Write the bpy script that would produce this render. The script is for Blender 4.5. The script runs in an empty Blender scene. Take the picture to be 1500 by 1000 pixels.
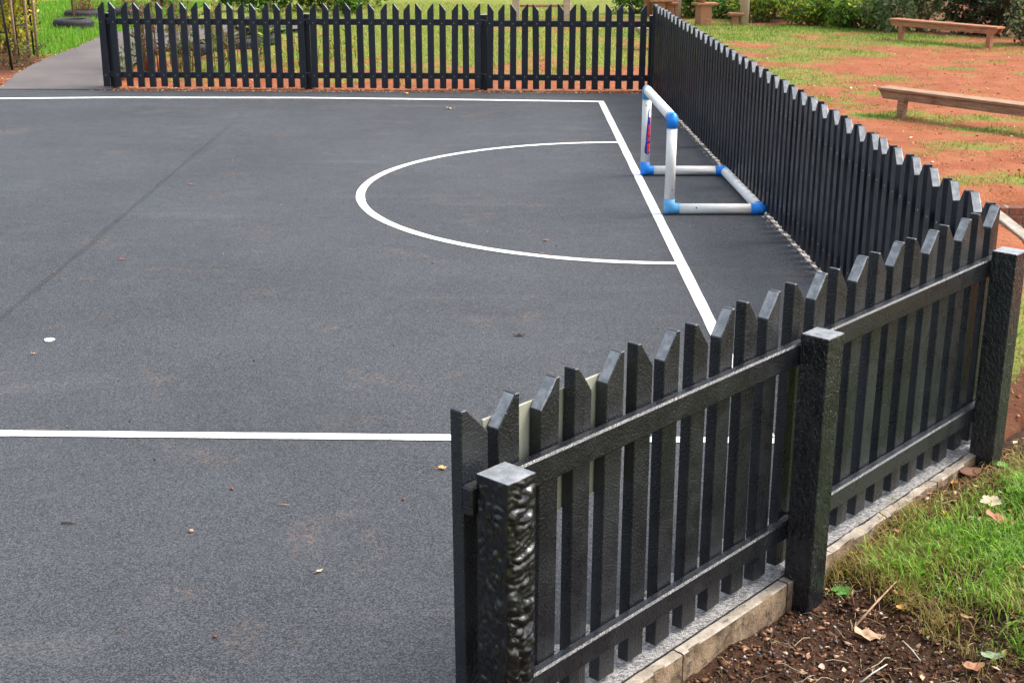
import bpy, bmesh, math, random
import numpy as np
from mathutils import Vector, Matrix, noise
random.seed(7); rng = np.random.default_rng(7)
sc = bpy.context.scene
COL = sc.collection
R = math.radians

# ------------------------------------------------------------------ camera, light, exposure
cd = bpy.data.cameras.new('camera'); cam = bpy.data.objects.new('camera', cd); COL.objects.link(cam)
PITCH, YAW, ROLL = 0.31441668, -0.00965939, 0.00275052
fw = Vector((-math.sin(YAW)*math.cos(PITCH), math.cos(YAW)*math.cos(PITCH), -math.sin(PITCH)))
rt0 = Vector((math.cos(YAW), math.sin(YAW), 0)); up0 = rt0.cross(fw)
rt = math.cos(ROLL)*rt0 + math.sin(ROLL)*up0; up = -math.sin(ROLL)*rt0 + math.cos(ROLL)*up0
cam.matrix_world = Matrix(((rt.x, up.x, -fw.x, 0), (rt.y, up.y, -fw.y, 0), (rt.z, up.z, -fw.z, 2.27445), (0, 0, 0, 1)))
cd.sensor_width = 36; cd.lens = 2006.116/1500*36; cd.clip_start = 0.05; cd.clip_end = 500
cd.dof.use_dof = True; cd.dof.focus_distance = 6.0; cd.dof.aperture_fstop = 13
sc.camera = cam
SUN_EL, SUN_AZ = R(50), R(78)          # azimuth clockwise from +Y: sun to the right, veiled by cloud
w = bpy.data.worlds.new('World'); sc.world = w; w.use_nodes = True
wn = w.node_tree; bg = wn.nodes['Background']
sky = wn.nodes.new('ShaderNodeTexSky'); sky.sky_type = 'NISHITA'; sky.sun_disc = False
sky.sun_elevation = SUN_EL; sky.sun_rotation = SUN_AZ; sky.dust_density = 4; sky.ozone_density = .6; sky.air_density = 1.0
hs_ = wn.nodes.new('ShaderNodeHueSaturation'); hs_.inputs['Saturation'].default_value = .50
wn.links.new(sky.outputs[0], hs_.inputs['Color']); wn.links.new(hs_.outputs[0], bg.inputs['Color'])
bg.inputs['Strength'].default_value = .15
sd = bpy.data.lights.new('sun', 'SUN'); sun = bpy.data.objects.new('sun', sd); COL.objects.link(sun)
sd.energy = 1.3; sd.angle = R(30); sd.color = (1, .95, .88)
sv = Vector((math.sin(SUN_AZ)*math.cos(SUN_EL), math.cos(SUN_AZ)*math.cos(SUN_EL), math.sin(SUN_EL)))
sun.rotation_euler = sv.to_track_quat('Z', 'Y').to_euler()
sc.view_settings.view_transform = 'Standard'; sc.view_settings.look = 'None'
sc.view_settings.exposure = 1.28; sc.view_settings.gamma = 1; sc.view_settings.use_curve_mapping = False

# ------------------------------------------------------------------ helpers
def link(o, parent=None):
    COL.objects.link(o)
    if parent is not None: o.parent = parent
    return o
def tag(o, label=None, cat=None, group=None, kind=None):
    if label: o['label'] = label
    if cat: o['category'] = cat
    if group: o['group'] = group
    if kind: o['kind'] = kind
    return o
def empty(name, loc=(0, 0, 0), rz=0):
    o = bpy.data.objects.new(name, None); o.empty_display_size = .1; o.location = loc; o.rotation_euler = (0, 0, rz); return link(o)
def inst(name, me, parent=None, mw=None):
    """an object from a mesh; mw is its matrix relative to the parent"""
    o = bpy.data.objects.new(name, me); link(o, parent)
    if mw is not None: o.matrix_basis = mw
    return o
def bm_mesh(name, bm, mat=None, smooth=False):
    me = bpy.data.meshes.new(name); bm.normal_update(); bm.to_mesh(me); bm.free()
    if mat is not None: me.materials.append(mat)
    if smooth: me.polygons.foreach_set('use_smooth', [True]*len(me.polygons))
    return me
def np_mesh(name, V, F, mat, col=None, smooth=False):
    """V (n,3); F (m,k) all faces of k corners; col (m,3) one colour per face"""
    V = np.asarray(V, np.float32); F = np.asarray(F, np.int32)
    me = bpy.data.meshes.new(name); m, k = F.shape
    me.vertices.add(len(V)); me.vertices.foreach_set('co', V.ravel())
    me.loops.add(m*k); me.loops.foreach_set('vertex_index', F.ravel())
    me.polygons.add(m); me.polygons.foreach_set('loop_start', np.arange(0, m*k, k, dtype=np.int32))
    me.polygons.foreach_set('loop_total', np.full(m, k, np.int32))
    if smooth: me.polygons.foreach_set('use_smooth', np.ones(m, bool))
    if col is not None:
        a = me.color_attributes.new('Col', 'FLOAT_COLOR', 'CORNER')
        c = np.ones((m, k, 4), np.float32); c[:, :, :3] = np.asarray(col, np.float32)[:, None, :]
        a.data.foreach_set('color', c.ravel())
    me.update(calc_edges=True); me.validate()
    me.materials.append(mat); return me
def box(bm, x0, x1, y0, y1, z0, z1, bev=0, seg=1, M=None):
    r = bmesh.ops.create_cube(bm, size=1)
    vs = r['verts']
    for v in vs: v.co = Vector(((x0+x1)/2+v.co.x*(x1-x0), (y0+y1)/2+v.co.y*(y1-y0), (z0+z1)/2+v.co.z*(z1-z0)))
    if bev:
        es = list({e for v in vs for e in v.link_edges})
        r2 = bmesh.ops.bevel(bm, geom=es, offset=bev, segments=seg, affect='EDGES', profile=.5)
        vs = list({v for f in r2['faces'] for v in f.verts} | {v for v in vs if v.is_valid})
    if M is not None:
        for v in vs: v.co = M @ v.co
    return vs
def tube(bm, pts, rad, n=8, cap=True):
    """swept tube through pts; rad a number or one per point"""
    pts = [Vector(p) for p in pts]
    if not hasattr(rad, '__len__'): rad = [rad]*len(pts)
    rings = []; ref = None
    for i, p in enumerate(pts):
        t = (pts[min(i+1, len(pts)-1)]-pts[max(i-1, 0)]).normalized()
        if ref is None: ref = Vector((0, 0, 1)) if abs(t.z) < .9 else Vector((1, 0, 0))
        a = t.cross(ref).normalized(); b = t.cross(a).normalized(); ref = -b if False else ref
        rings.append([bm.verts.new(p+rad[i]*(math.cos(2*math.pi*k/n)*a+math.sin(2*math.pi*k/n)*b)) for k in range(n)])
    for A, B in zip(rings, rings[1:]):
        for k in range(n): bm.faces.new((A[k], A[(k+1) % n], B[(k+1) % n], B[k])).smooth = True
    if cap:
        bm.faces.new(rings[0][::-1]); bm.faces.new(rings[-1])
def fix(bm): bmesh.ops.recalc_face_normals(bm, faces=bm.faces); return bm
def sm(a, b, x):
    t = np.clip((np.asarray(x, float)-a)/(b-a), 0, 1); return t*t*(3-2*t)
def vnoise(x, y, s, seed=0):
    """cheap smooth value noise on arrays, -1..1"""
    x = np.asarray(x, float)*s+seed*17.3; y = np.asarray(y, float)*s-seed*9.1
    xi = np.floor(x).astype(int); yi = np.floor(y).astype(int); fx = x-xi; fy = y-yi
    fx = fx*fx*(3-2*fx); fy = fy*fy*(3-2*fy)
    def h(a, b):
        n = (a*374761393+b*668265263+seed*982451653) & 0xffffffff
        n = ((n ^ (n >> 13))*1274126177) & 0xffffffff
        return ((n ^ (n >> 16)) & 0xffff)/32767.5-1
    return (h(xi, yi)*(1-fx)+h(xi+1, yi)*fx)*(1-fy)+(h(xi, yi+1)*(1-fx)+h(xi+1, yi+1)*fx)*fy

# ------------------------------------------------------------------ materials
class NT:
    def __init__(s, name):
        s.m = bpy.data.materials.new(name); s.m.use_nodes = True; s.t = s.m.node_tree
        s.p = s.t.nodes['Principled BSDF']
    def n(s, typ, ins=None, **kw):
        nd = s.t.nodes.new(typ)
        for k, v in kw.items(): setattr(nd, k, v)
        for k, v in (ins or {}).items(): s.put(nd.inputs[k], v)
        return nd
    def put(s, sock, v):
        if isinstance(v, bpy.types.NodeSocket): s.t.links.new(v, sock)
        elif hasattr(v, '__len__') and len(v) == 3 and sock.type == 'RGBA': sock.default_value = (*v, 1)
        else: sock.default_value = v
    def pos(s, kind='Object'): return s.n('ShaderNodeTexCoord').outputs[kind]
    def noise(s, vec, scale, detail=3, rough=.5, dist=0):
        return s.n('ShaderNodeTexNoise', {'Vector': vec, 'Scale': scale, 'Detail': detail, 'Roughness': rough, 'Distortion': dist}).outputs['Fac']
    def ramp(s, fac, a, b, lo=0., hi=1.):
        return s.n('ShaderNodeMapRange', {'Value': fac, 'From Min': a, 'From Max': b, 'To Min': lo, 'To Max': hi}, interpolation_type='SMOOTHSTEP').outputs[0]
    def mix(s, f, a, b, mode='MIX'):
        nd = s.n('ShaderNodeMix', data_type='RGBA', blend_type=mode)
        s.put(nd.inputs[0], f); s.put(nd.inputs[6], a); s.put(nd.inputs[7], b); return nd.outputs[2]
    def math(s, op, a, b=0., clamp=False):
        nd = s.n('ShaderNodeMath', operation=op, use_clamp=clamp); s.put(nd.inputs[0], a); s.put(nd.inputs[1], b); return nd.outputs[0]
    def bump(s, h, strength, dist, normal=None):
        ins = {'Height': h, 'Strength': strength, 'Distance': dist}
        if normal is not None: ins['Normal'] = normal
        return s.n('ShaderNodeBump', ins).outputs[0]
    def out(s, **kw):
        for k, v in kw.items(): s.put(s.p.inputs[{'col': 'Base Color', 'rough': 'Roughness', 'spec': 'Specular IOR Level', 'nor': 'Normal', 'metal': 'Metallic'}[k]], v)
        return s.m
def jitter_vec(t, scale=(1, 1, 1)):
    """object coordinates moved by the object's own random number, so alike pieces do not repeat"""
    r = t.n('ShaderNodeObjectInfo').outputs['Random']
    c = t.n('ShaderNodeCombineXYZ', {0: t.math('MULTIPLY', r, 37.), 1: t.math('MULTIPLY', r, 91.), 2: t.math('MULTIPLY', r, 53.)}).outputs[0]
    m = t.n('ShaderNodeVectorMath', operation='MULTIPLY'); t.put(m.inputs[0], t.pos()); m.inputs[1].default_value = scale
    a = t.n('ShaderNodeVectorMath', operation='ADD'); t.put(a.inputs[0], m.outputs[0]); t.put(a.inputs[1], c)
    return a.outputs[0]

def m_plastic(name, base=(.012, .014, .018), light=(.035, .037, .04), bscale=190, bstr=.35, bdist=.002, rough=.36, coarse=0, spec=.5):
    t = NT(name); v = jitter_vec(t)
    n1 = t.noise(v, bscale, 2, .5); n2 = t.noise(v, 9, 4, .6); n3 = t.noise(v, 60, 3, .6)
    rnd = t.n('ShaderNodeObjectInfo').outputs['Random']
    col = t.mix(t.ramp(t.math('ADD', n2, t.math('MULTIPLY', t.math('SUBTRACT', rnd, .5), .5)), .3, .75), base, light)
    col = t.mix(t.ramp(n3, .70, .78, 0, .25), col, (.12, .11, .10))
    h = n1
    if coarse:
        cv = jitter_vec(t, (1, 1, .45))
        h = t.math('ADD', t.math('MULTIPLY', n1, .5), t.math('MULTIPLY', t.noise(cv, coarse, 2, .6, .6), 1.5))
    rg = t.ramp(n2, .3, .7, rough-.06, rough+.14)
    return t.out(col=col, rough=rg, spec=spec, nor=t.bump(h, bstr, bdist))
M_near = m_plastic('black_recycled_plastic', base=(.006,.008,.012), light=(.016,.019,.024), bscale=150, bstr=.75, bdist=.0042, rough=.27, spec=.6)
M_post = m_plastic('black_plastic_hammered', base=(.006,.008,.012), light=(.016,.019,.023), bscale=130, bstr=.9, bdist=.007, rough=.2, coarse=70, spec=.65)
M_melt = m_plastic('black_plastic_melted', base=(.005,.006,.008), light=(.010,.011,.013), bscale=60, bstr=.25, bdist=.003, rough=.22, spec=.6)
M_far = m_plastic('black_blue_stained_picket', base=(.004, .007, .014), light=(.009, .013, .023), bscale=150, bstr=.25, rough=.40)
t = NT('cut_top_sky_glare'); v = jitter_vec(t)
M_cut_glare = t.out(col=t.mix(t.ramp(t.noise(v, 35, 4, .6), .35, .7), (.17, .185, .20), (.32, .335, .35)), rough=.30, nor=t.bump(t.noise(v, 160, 3), .35, .002), spec=.6)  # sky glare on the tops put into the colour, far paler than the plastic

t = NT('asphalt'); v = t.pos()
big = t.noise(v, .55, 5, .6); mid = t.noise(v, 3.2, 4, .6); fine = t.noise(v, 130, 3, .75); gr = t.n('ShaderNodeTexVoronoi', {'Vector': v, 'Scale': 230.}, feature='F1')
sx = t.n('ShaderNodeSeparateXYZ', {0: v})
col = t.mix(t.ramp(big, .3, .72), (.025, .028, .034), (.045, .050, .059))
col = t.mix(t.ramp(mid, .45, .8, 0, .55), col, (.068, .072, .080))
cellr = t.n('ShaderNodeSeparateColor', {0: gr.outputs['Color']}).outputs[0]
col = t.mix(t.ramp(cellr, .0, 1., -.55, .55), col, (.15, .155, .165))
col = t.mix(t.ramp(cellr, .0, .35, .75, 0), col, (.007, .008, .011))
dust = t.math('MULTIPLY', t.ramp(t.noise(v, 2.1, 5, .65, .5), .56, .74), t.ramp(t.noise(v, 38, 3, .7), .48, .62))
col = t.mix(t.math('MULTIPLY', dust, .95), col, (.17, .115, .08))
sc_ = t.n('ShaderNodeMapping', {'Vector': v}); sc_.inputs['Scale'].default_value = (.35, 2.2, 1); sc_.inputs['Rotation'].default_value = (0, 0, .7)
scf = t.math('MULTIPLY', t.ramp(t.noise(sc_.outputs[0], 1.1, 6, .62, .4), .56, .72), t.ramp(t.noise(v, 60, 3, .7), .42, .62))
col = t.mix(t.math('MULTIPLY', scf, .42), col, (.15, .145, .14))
col = t.mix(t.ramp(t.noise(v, .33, 4, .55, .3), .52, .72, 0, .38), col, (.022, .024, .029))
# the day joint: a rough open strip in the surfacing that runs up the court near x = -2.8
wob = t.math('MULTIPLY', t.math('SUBTRACT', t.noise(v, .9, 3), .5), .05)
dx = t.math('ABSOLUTE', t.math('ADD', t.math('ADD', sx.outputs[0], 2.81), wob))
jw = t.ramp(t.noise(v, 1.4, 2), .35, .65, .017, .040)
joint = t.math('MULTIPLY', t.n('ShaderNodeMapRange', {'Value': t.math('DIVIDE', dx, jw), 'From Min': .35, 'From Max': 1.15, 'To Min': 1., 'To Max': 0.}, interpolation_type='SMOOTHSTEP').outputs[0],
               t.ramp(t.noise(v, 45, 3, .7), .36, .56, .35, 1.))
joint = t.math('MULTIPLY', joint, t.ramp(sx.outputs[1], 12.5, 15.5, 1., .12))
col = t.mix(t.math('MULTIPLY', joint, .42), col, (.010, .010, .012))
h = t.math('ADD', t.math('MULTIPLY', gr.outputs['Distance'], -1.0), t.math('MULTIPLY', fine, .6))
h = t.math('SUBTRACT', h, t.math('MULTIPLY', joint, 1.2))
M_asph = t.out(col=col, rough=t.ramp(mid, .3, .7, .66, .84), spec=.35, nor=t.bump(h, .5, .003))

t = NT('path_asphalt'); v = t.pos()
col = t.mix(t.ramp(t.noise(v, 1.3, 5, .6), .35, .7), (.075, .066, .066), (.120, .104, .100))
col = t.mix(t.ramp(t.noise(v, 80, 2, .7), .35, .7, 0, .5), col, (.17, .145, .135))
M_path = t.out(col=col, rough=.85, nor=t.bump(t.noise(v, 90, 2), .3, .003))
t = NT('line_paint'); v = t.pos()
wear = t.ramp(t.noise(v, 60, 5, .75), .63, .74)
M_line = t.out(col=t.mix(t.math('MULTIPLY', wear, .5), (.84, .84, .82), (.3, .3, .3)), rough=.55, nor=t.bump(t.noise(v, 130, 2), .35, .002))

t = NT('concrete_edging'); v = jitter_vec(t)
n1 = t.noise(v, 12, 5, .65); n2 = t.noise(v, 140, 3, .7)
col = t.mix(t.ramp(n1, .35, .7), (.26, .22, .17), (.44, .385, .32))
col = t.mix(t.ramp(t.noise(v, 28, 4, .7), .56, .70, 0, .8), col, (.09, .07, .05))
M_conc = t.out(col=col, rough=.88, nor=t.bump(t.math('ADD', n2, t.math('MULTIPLY', n1, 2.)), .6, .004))
t = NT('grit_halo_margin'); v = t.pos()
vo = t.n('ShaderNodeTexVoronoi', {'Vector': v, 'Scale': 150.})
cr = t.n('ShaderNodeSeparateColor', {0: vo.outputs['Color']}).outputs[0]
M_grit_halo = t.out(col=t.mix(cr, (.09, .09, .092), (.40, .38, .36)), rough=.85, nor=t.bump(t.math('MULTIPLY', vo.outputs['Distance'], -1.), .8, .004))
t = NT('sandy_dust'); v = t.pos()
M_sand = t.out(col=t.mix(t.noise(v, 60, 4, .7), (.22, .20, .18), (.42, .39, .35)), rough=.9, nor=t.bump(t.noise(v, 90, 3), .8, .006))

t = NT('mottled_brown_concrete'); v = jitter_vec(t)
n1 = t.noise(v, 9, 5, .7); n2 = t.noise(v, 120, 3, .7)
col = t.mix(t.ramp(n1, .3, .7), (.12, .075, .042), (.33, .235, .145))
col = t.mix(t.ramp(t.noise(v, 22, 5, .7, .4), .48, .66, 0, .8), col, (.045, .030, .018))
M_conc2 = t.out(col=col, rough=.92, nor=t.bump(t.math('ADD', n2, t.math('MULTIPLY', n1, 2.)), .8, .005))  # darker mottled brown for the side faces of the edging stones
def m_ground():
    t = NT('red_earth_and_turf'); v = t.pos()
    a = t.n('ShaderNodeAttribute', attribute_name='grass').outputs['Fac']
    d = t.n('ShaderNodeAttribute', attribute_name='dark').outputs['Fac']
    n1 = t.noise(v, 2.2, 6, .7); n2 = t.noise(v, 14, 4, .7); n3 = t.noise(v, 55, 3, .7)
    g = t.math('ADD', a, t.math('ADD', t.math('MULTIPLY', t.math('SUBTRACT', n2, .5), 1.1), t.math('MULTIPLY', t.math('SUBTRACT', n1, .5), 1.0)))
    g = t.ramp(g, .26, .62)
    red = t.mix(t.ramp(n1, .3, .72), (.24, .066, .025), (.36, .130, .060))
    red = t.mix(t.ramp(n3, .45, .75, 0, .5), red, (.38, .19, .12))
    red = t.mix(t.ramp(n2, .62, .8, 0, .6), red, (.16, .06, .034))
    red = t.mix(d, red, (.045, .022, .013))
    gc = t.mix(t.ramp(n1, .3, .7), (.24, .21, .05), (.12, .20, .025))
    gc = t.mix(t.ramp(n3, .5, .75, 0, .7), gc, (.28, .22, .09))
    return t.out(col=t.mix(g, red, gc), rough=.95, spec=.15, nor=t.bump(t.math('ADD', n3, t.math('MULTIPLY', n2, 2.)), .7, .02))
M_ground = m_ground()
t = NT('dark_mulch'); v = t.pos()
n1 = t.noise(v, 7, 5, .7); n2 = t.noise(v, 60, 4, .75)
col = t.mix(t.ramp(n2, .32, .7), (.020, .011, .007), (.085, .042, .024))
col = t.mix(t.ramp(n1, .55, .75, 0, .6), col, (.14, .075, .042))
M_soil = t.out(col=col, rough=.95, spec=.15, nor=t.bump(n2, 1., .012))

def m_vcol(name, rough=.6, spec=.3, trans=0., bump=0):
    t = NT(name); a = t.n('ShaderNodeAttribute', attribute_name='Col').outputs['Color']
    kw = {}
    if bump:
        v = t.pos(); a = t.mix(t.ramp(t.noise(v, 70, 4, .7), .3, .7, 0, .45), a, (.02, .016, .012)); kw['nor'] = t.bump(t.noise(v, 90, 3), .6, .003)
    m = t.out(col=a, rough=rough, spec=spec, **kw)
    if trans:
        tr = t.n('ShaderNodeBsdfTranslucent', {'Color': a}); mx = t.n('ShaderNodeMixShader', {0: trans})
        t.t.links.new(t.p.outputs[0], mx.inputs[1]); t.t.links.new(tr.outputs[0], mx.inputs[2])
        t.t.links.new(mx.outputs[0], t.t.nodes['Material Output'].inputs[0])
    return m
M_leaf = m_vcol('leaf', .5, .35, .4); M_blade = m_vcol('grass_blade', .5, .3, .45); M_litter = m_vcol('litter', .85, .2); M_dry = m_vcol('dry_leaf', .6, .3, .1, bump=0)
def m_wood(name, a, b, bs=1.):
    t = NT(name); v = jitter_vec(t, (1, 1, 1))
    st = t.n('ShaderNodeMapping', {'Vector': v}); st.inputs['Scale'].default_value = (2.5, 30, 30)
    n = t.noise(st.outputs[0], 2.2, 5, .65); n2 = t.noise(v, 5, 4, .6)
    col = t.mix(t.ramp(n, .3, .7), a, b); col = t.mix(t.ramp(n2, .5, .8, 0, .55), col, tuple(x*.45 for x in a))
    return t.out(col=col, rough=.8, spec=.25, nor=t.bump(n, .5*bs, .004))
M_wood = m_wood('bench_timber', (.22, .125, .075), (.42, .27, .165)); M_wred = m_wood('earth_stained_timber', (.30, .125, .065), (.46, .23, .13))
M_wpale = m_wood('pale_round_timber', (.40, .29, .21), (.58, .45, .35)); M_cane = m_wood('bamboo_cane', (.22, .15, .08), (.40, .30, .17))
M_stem = m_wood('brown_stem', (.10, .05, .03), (.24, .13, .07))
def m_plain(name, c, rough=.5, spec=.5, n=20, amp=.25, bump=.1, dirt=None):
    t = NT(name); v = jitter_vec(t); f = t.noise(v, n, 4, .6)
    col = t.mix(t.ramp(f, .3, .7), tuple(x*(1-amp) for x in c), c)
    if dirt: col = t.mix(t.ramp(t.noise(v, 9, 5, .7), .52, .75, 0, .65), col, dirt)
    return t.out(col=col, rough=t.ramp(f, .3, .7, max(.05, rough-.07), rough+.1), spec=spec, nor=t.bump(t.noise(v, 110, 3), bump, .002))
M_pvc = m_plain('white_pvc_pipe', (.88, .87, .83), .42, .5, 6, .06, .06, (.66, .61, .53))
M_azure = m_plain('azure_elbow', (.13, .47, .88), .4, .5, 30, .25, .08, (.22, .45, .70)); M_royal = m_plain('royal_blue_elbow', (.012, .27, .92), .35, .5, 30, .15, .05)
M_logo_b = m_plain('sticker_navy', (.015, .04, .38), .4); M_logo_r = m_plain('sticker_red', (.80, .05, .09), .4); M_hole = m_plain('pipe_hole', (.02, .02, .02), .8)
M_board = m_plain('cream_board', (.36, .36, .28), .5, .4, 8, .12, .1)
M_rub = m_plain('tyre_rubber', (.045, .043, .048), .75, .3, 12, .45, .5, (.12, .09, .07)); M_iron = m_plain('black_iron', (.012, .012, .013), .5, .4, 20, .3, .2)
M_screw = m_plain('screw_head', (.42, .40, .38), .35, .6, 30, .2, .1); M_wht = m_plain('white_flake', (.82, .82, .82), .6); M_rust = m_plain('rust_rod', (.22, .06, .03), .7)
t = NT('red_brick'); v = jitter_vec(t)
M_brick = t.out(col=t.mix(t.ramp(t.noise(v, 20, 5, .7), .3, .7), (.13, .048, .030), (.27, .11, .07)), rough=.85, nor=t.bump(t.noise(v, 70, 4), .7, .006))
M_mortar = m_plain('mortar', (.36, .30, .25), .9, .2, 40, .3, .6)

# ------------------------------------------------------------------ where things are
S = .143                                                     # picket spacing
un = Vector((math.cos(.8301), math.sin(.8301), 0)); mn = Vector((un.y, -un.x, 0)); N0 = Vector((-.0616, 3.2139, 0))
def near(u, n, z=0.): return N0+un*u+mn*n+Vector((0, 0, z))
def x_right(y): return 1.882-(y-16.391)*.0193
def y_back(x): return 17.02-.0300*(x+4.842)
def height(x, y):
    """ground outside the court"""
    x = np.asarray(x, float); y = np.asarray(y, float)
    dn = (x-N0.x)*mn.x+(y-N0.y)*mn.y; u = (x-N0.x)*un.x+(y-N0.y)*un.y
    dr = x-x_right(y); db = y-y_back(x)
    d = np.maximum(np.maximum(dn, dr), db)
    zs = np.interp(u, [-1.5, .77, 1.58, 1.85, 2.4, 3.15, 4.5], [-.09, -.09, -.115, -.06, -.03, -.04, -.03])+.07*sm(.25, 1.1, dn)*sm(.9, 1.8, u)
    zs = zs+.010*vnoise(x, y, 5, 1)+.006*vnoise(x, y, 14, 2)
    zf = -.008+.05*vnoise(x, y, .45, 3)*sm(.6, 2.5, d)+.016*vnoise(x, y, 1.7, 4)*sm(.15, .8, d)+.006*vnoise(x, y, 6, 8)*sm(.05, .3, d)
    zf = zf+.9*sm(30, 60, y)+.05*sm(.2, 1.2, dr)*sm(17, 13, y)
    zf = np.where((db > 0) & (dr < 0), np.minimum(zf, .035), zf)
    # sunk corner in front of the small brick wall
    kx = 3.705-.063*(9.95-y)                                  # line of the sloping kerb
    zf = np.where((np.abs(x-kx) < .8) & (y < 10.6), np.minimum(zf, .012), zf)
    zf = zf-.32*sm(0, .05, x-kx)*sm(10.46, 10.36, y)
    k = sm(6.0, 7.2, y)
    z = zs*(1-k)+zf*k
    return np.where(d < 0.03, np.minimum(z, -.09), z), d

# ------------------------------------------------------------------ the setting
def poly(name, pts, z, mat, kind='structure'):
    bm = bmesh.new(); bm.faces.new([bm.verts.new((p[0], p[1], z)) for p in pts]); fix(bm)
    o = inst(name, bm_mesh(name, bm, mat)); o['kind'] = kind
    if o.data.polygons[0].normal.z < 0: o.data.flip_normals()
    return o
cA = near(-1.5, .034); cC = near(3.19, .034)
court_pts = [(-30, -8), (-2.6, -8), (cA.x-.9, cA.y-1), (cA.x, cA.y), (cC.x, cC.y), (x_right(6)+.045, 5.85), (x_right(16.8)+.045, y_back(1.9)-.09)]
court_pts += [(x, y_back(x)-.09+.02*float(vnoise(x, 0, 1.5, 5))) for x in np.arange(1.6, -4.7, -.3)] + [(-4.75, 16.95), (-30, 17.6)]
poly('court', court_pts, 0, M_asph)
def ribbon(name, pts, wd, z=.004):
    pts = [Vector((p[0], p[1], 0)) for p in pts]; bm = bmesh.new(); L = []; Rr = []
    for i, p in enumerate(pts):
        tt = (pts[min(i+1, len(pts)-1)]-pts[max(i-1, 0)]).normalized(); nn = Vector((-tt.y, tt.x, 0))
        ww = wd/2*(1+.05*random.uniform(-1, 1))
        L.append(bm.verts.new((p.x+nn.x*ww, p.y+nn.y*ww, z))); Rr.append(bm.verts.new((p.x-nn.x*ww, p.y-nn.y*ww, z)))
    for i in range(len(pts)-1): bm.faces.new((L[i], Rr[i], Rr[i+1], L[i+1]))
    fix(bm); o = inst(name, bm_mesh(name, bm, M_line)); o['kind'] = 'structure'
    if o.data.polygons[0].normal.z < 0: o.data.flip_normals()
    return o
def lerp_pts(P, n):
    out = []
    for a, b in zip(P, P[1:]):
        for i in range(n): out.append((a[0]+(b[0]-a[0])*i/n, a[1]+(b[1]-a[1])*i/n))
    return out+[P[-1]]
ribbon('touchline', lerp_pts([(-14, 16.02), (-8, 16.08), (-5.84, 16.17), (-4.6, 16.27), (-2.27, 16.27), (-.25, 16.12), (1.215, 15.99)], 6), .10)
ribbon('goal_line', lerp_pts([(1.183, 15.94), (1.183, 5.62)], 40), .070, .0045)
ribbon('half_line', lerp_pts([(-14, 5.99), (-2.216, 5.673), (-.204, 5.616), (1.22, 5.577)], 20), .068)
ribbon('goal_area_arc', [(1.183+2.298*math.cos(a), 10.928+2.298*math.sin(a)) for a in np.linspace(R(90), R(270), 90)], .068)
# path through the gate
pth = [(-30, 17.62), (-4.78, 16.97), (-4.80, 17.25), (-5.05, 19.2), (-5.12, 20.6), (-4.95, 22.4), (-4.3, 23.9), (-3.2, 24.9), (-3.4, 25.7), (-5.5, 25.7), (-6.45, 24.8), (-6.57, 23.2), (-6.47, 21.6), (-6.44, 19.56), (-6.25, 17.6), (-6.6, 17.12), (-30, 17.72)]
pth = pth[1:-2] + [(-6.15, 17.0)]
pbm = bmesh.new()
left_e = [(-6.18, 16.98), (-6.30, 18.2), (-6.44, 19.56), (-6.47, 21.6), (-6.57, 23.2), (-6.3, 24.6), (-5.4, 25.6), (-3.4, 26.0)]
right_e = [(-4.76, 16.97), (-4.85, 18.0), (-5.05, 19.2), (-5.12, 20.6), (-4.95, 22.2), (-4.5, 23.4), (-3.9, 24.2), (-3.2, 24.7)]
rows = []
for i in range(len(left_e)-1):
    for k in range(6):
        f = k/6; a = np.array(left_e[i])*(1-f)+np.array(left_e[i+1])*f; b = np.array(right_e[i])*(1-f)+np.array(right_e[i+1])*f
        rows.append([pbm.verts.new((*(a+(b-a)*g+np.array([.03*float(vnoise(a[1], 3, 3, 6))*(g == 0), 0])), .006+.05*sm(0, 1, (i*6+k)/6.))) for g in (0, .25, .5, .75, 1)])
for A, B in zip(rows, rows[1:]):
    for q in range(4): pbm.faces.new((A[q], A[q+1], B[q+1], B[q]))
fix(pbm); pm = bm_mesh('path', pbm, M_path)
if pm.polygons[0].normal.z < 0: pm.flip_normals()
po = inst('path', pm); po['kind'] = 'structure'

# the ground: one sheet, dense where the picture looks
def axis(a, b, fa, fb, fine, coarse):
    return np.concatenate([np.arange(a, fa, coarse), np.arange(fa, fb, fine), np.arange(fb, b+coarse, coarse)])
xs = axis(-90, 90, -9, 10, .085, 3.); ys = axis(-40, 160, 2.2, 31, .085, 3.)
X, Y = np.meshgrid(xs, ys); Z, D = height(X, Y)
dnear = (X-N0.x)*mn.x+(Y-N0.y)*mn.y; uu = (X-N0.x)*un.x+(Y-N0.y)*un.y
inbed = (dnear > .03) & (dnear < 1.45) & (uu > -1.4) & (uu < 4.9)
Z = np.where(inbed, Z-.12, Z)
Z = np.where((X > -6.45) & (X < -4.4) & (Y > 16.9) & (Y < 24.5), np.minimum(Z, -.01), Z)
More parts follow.
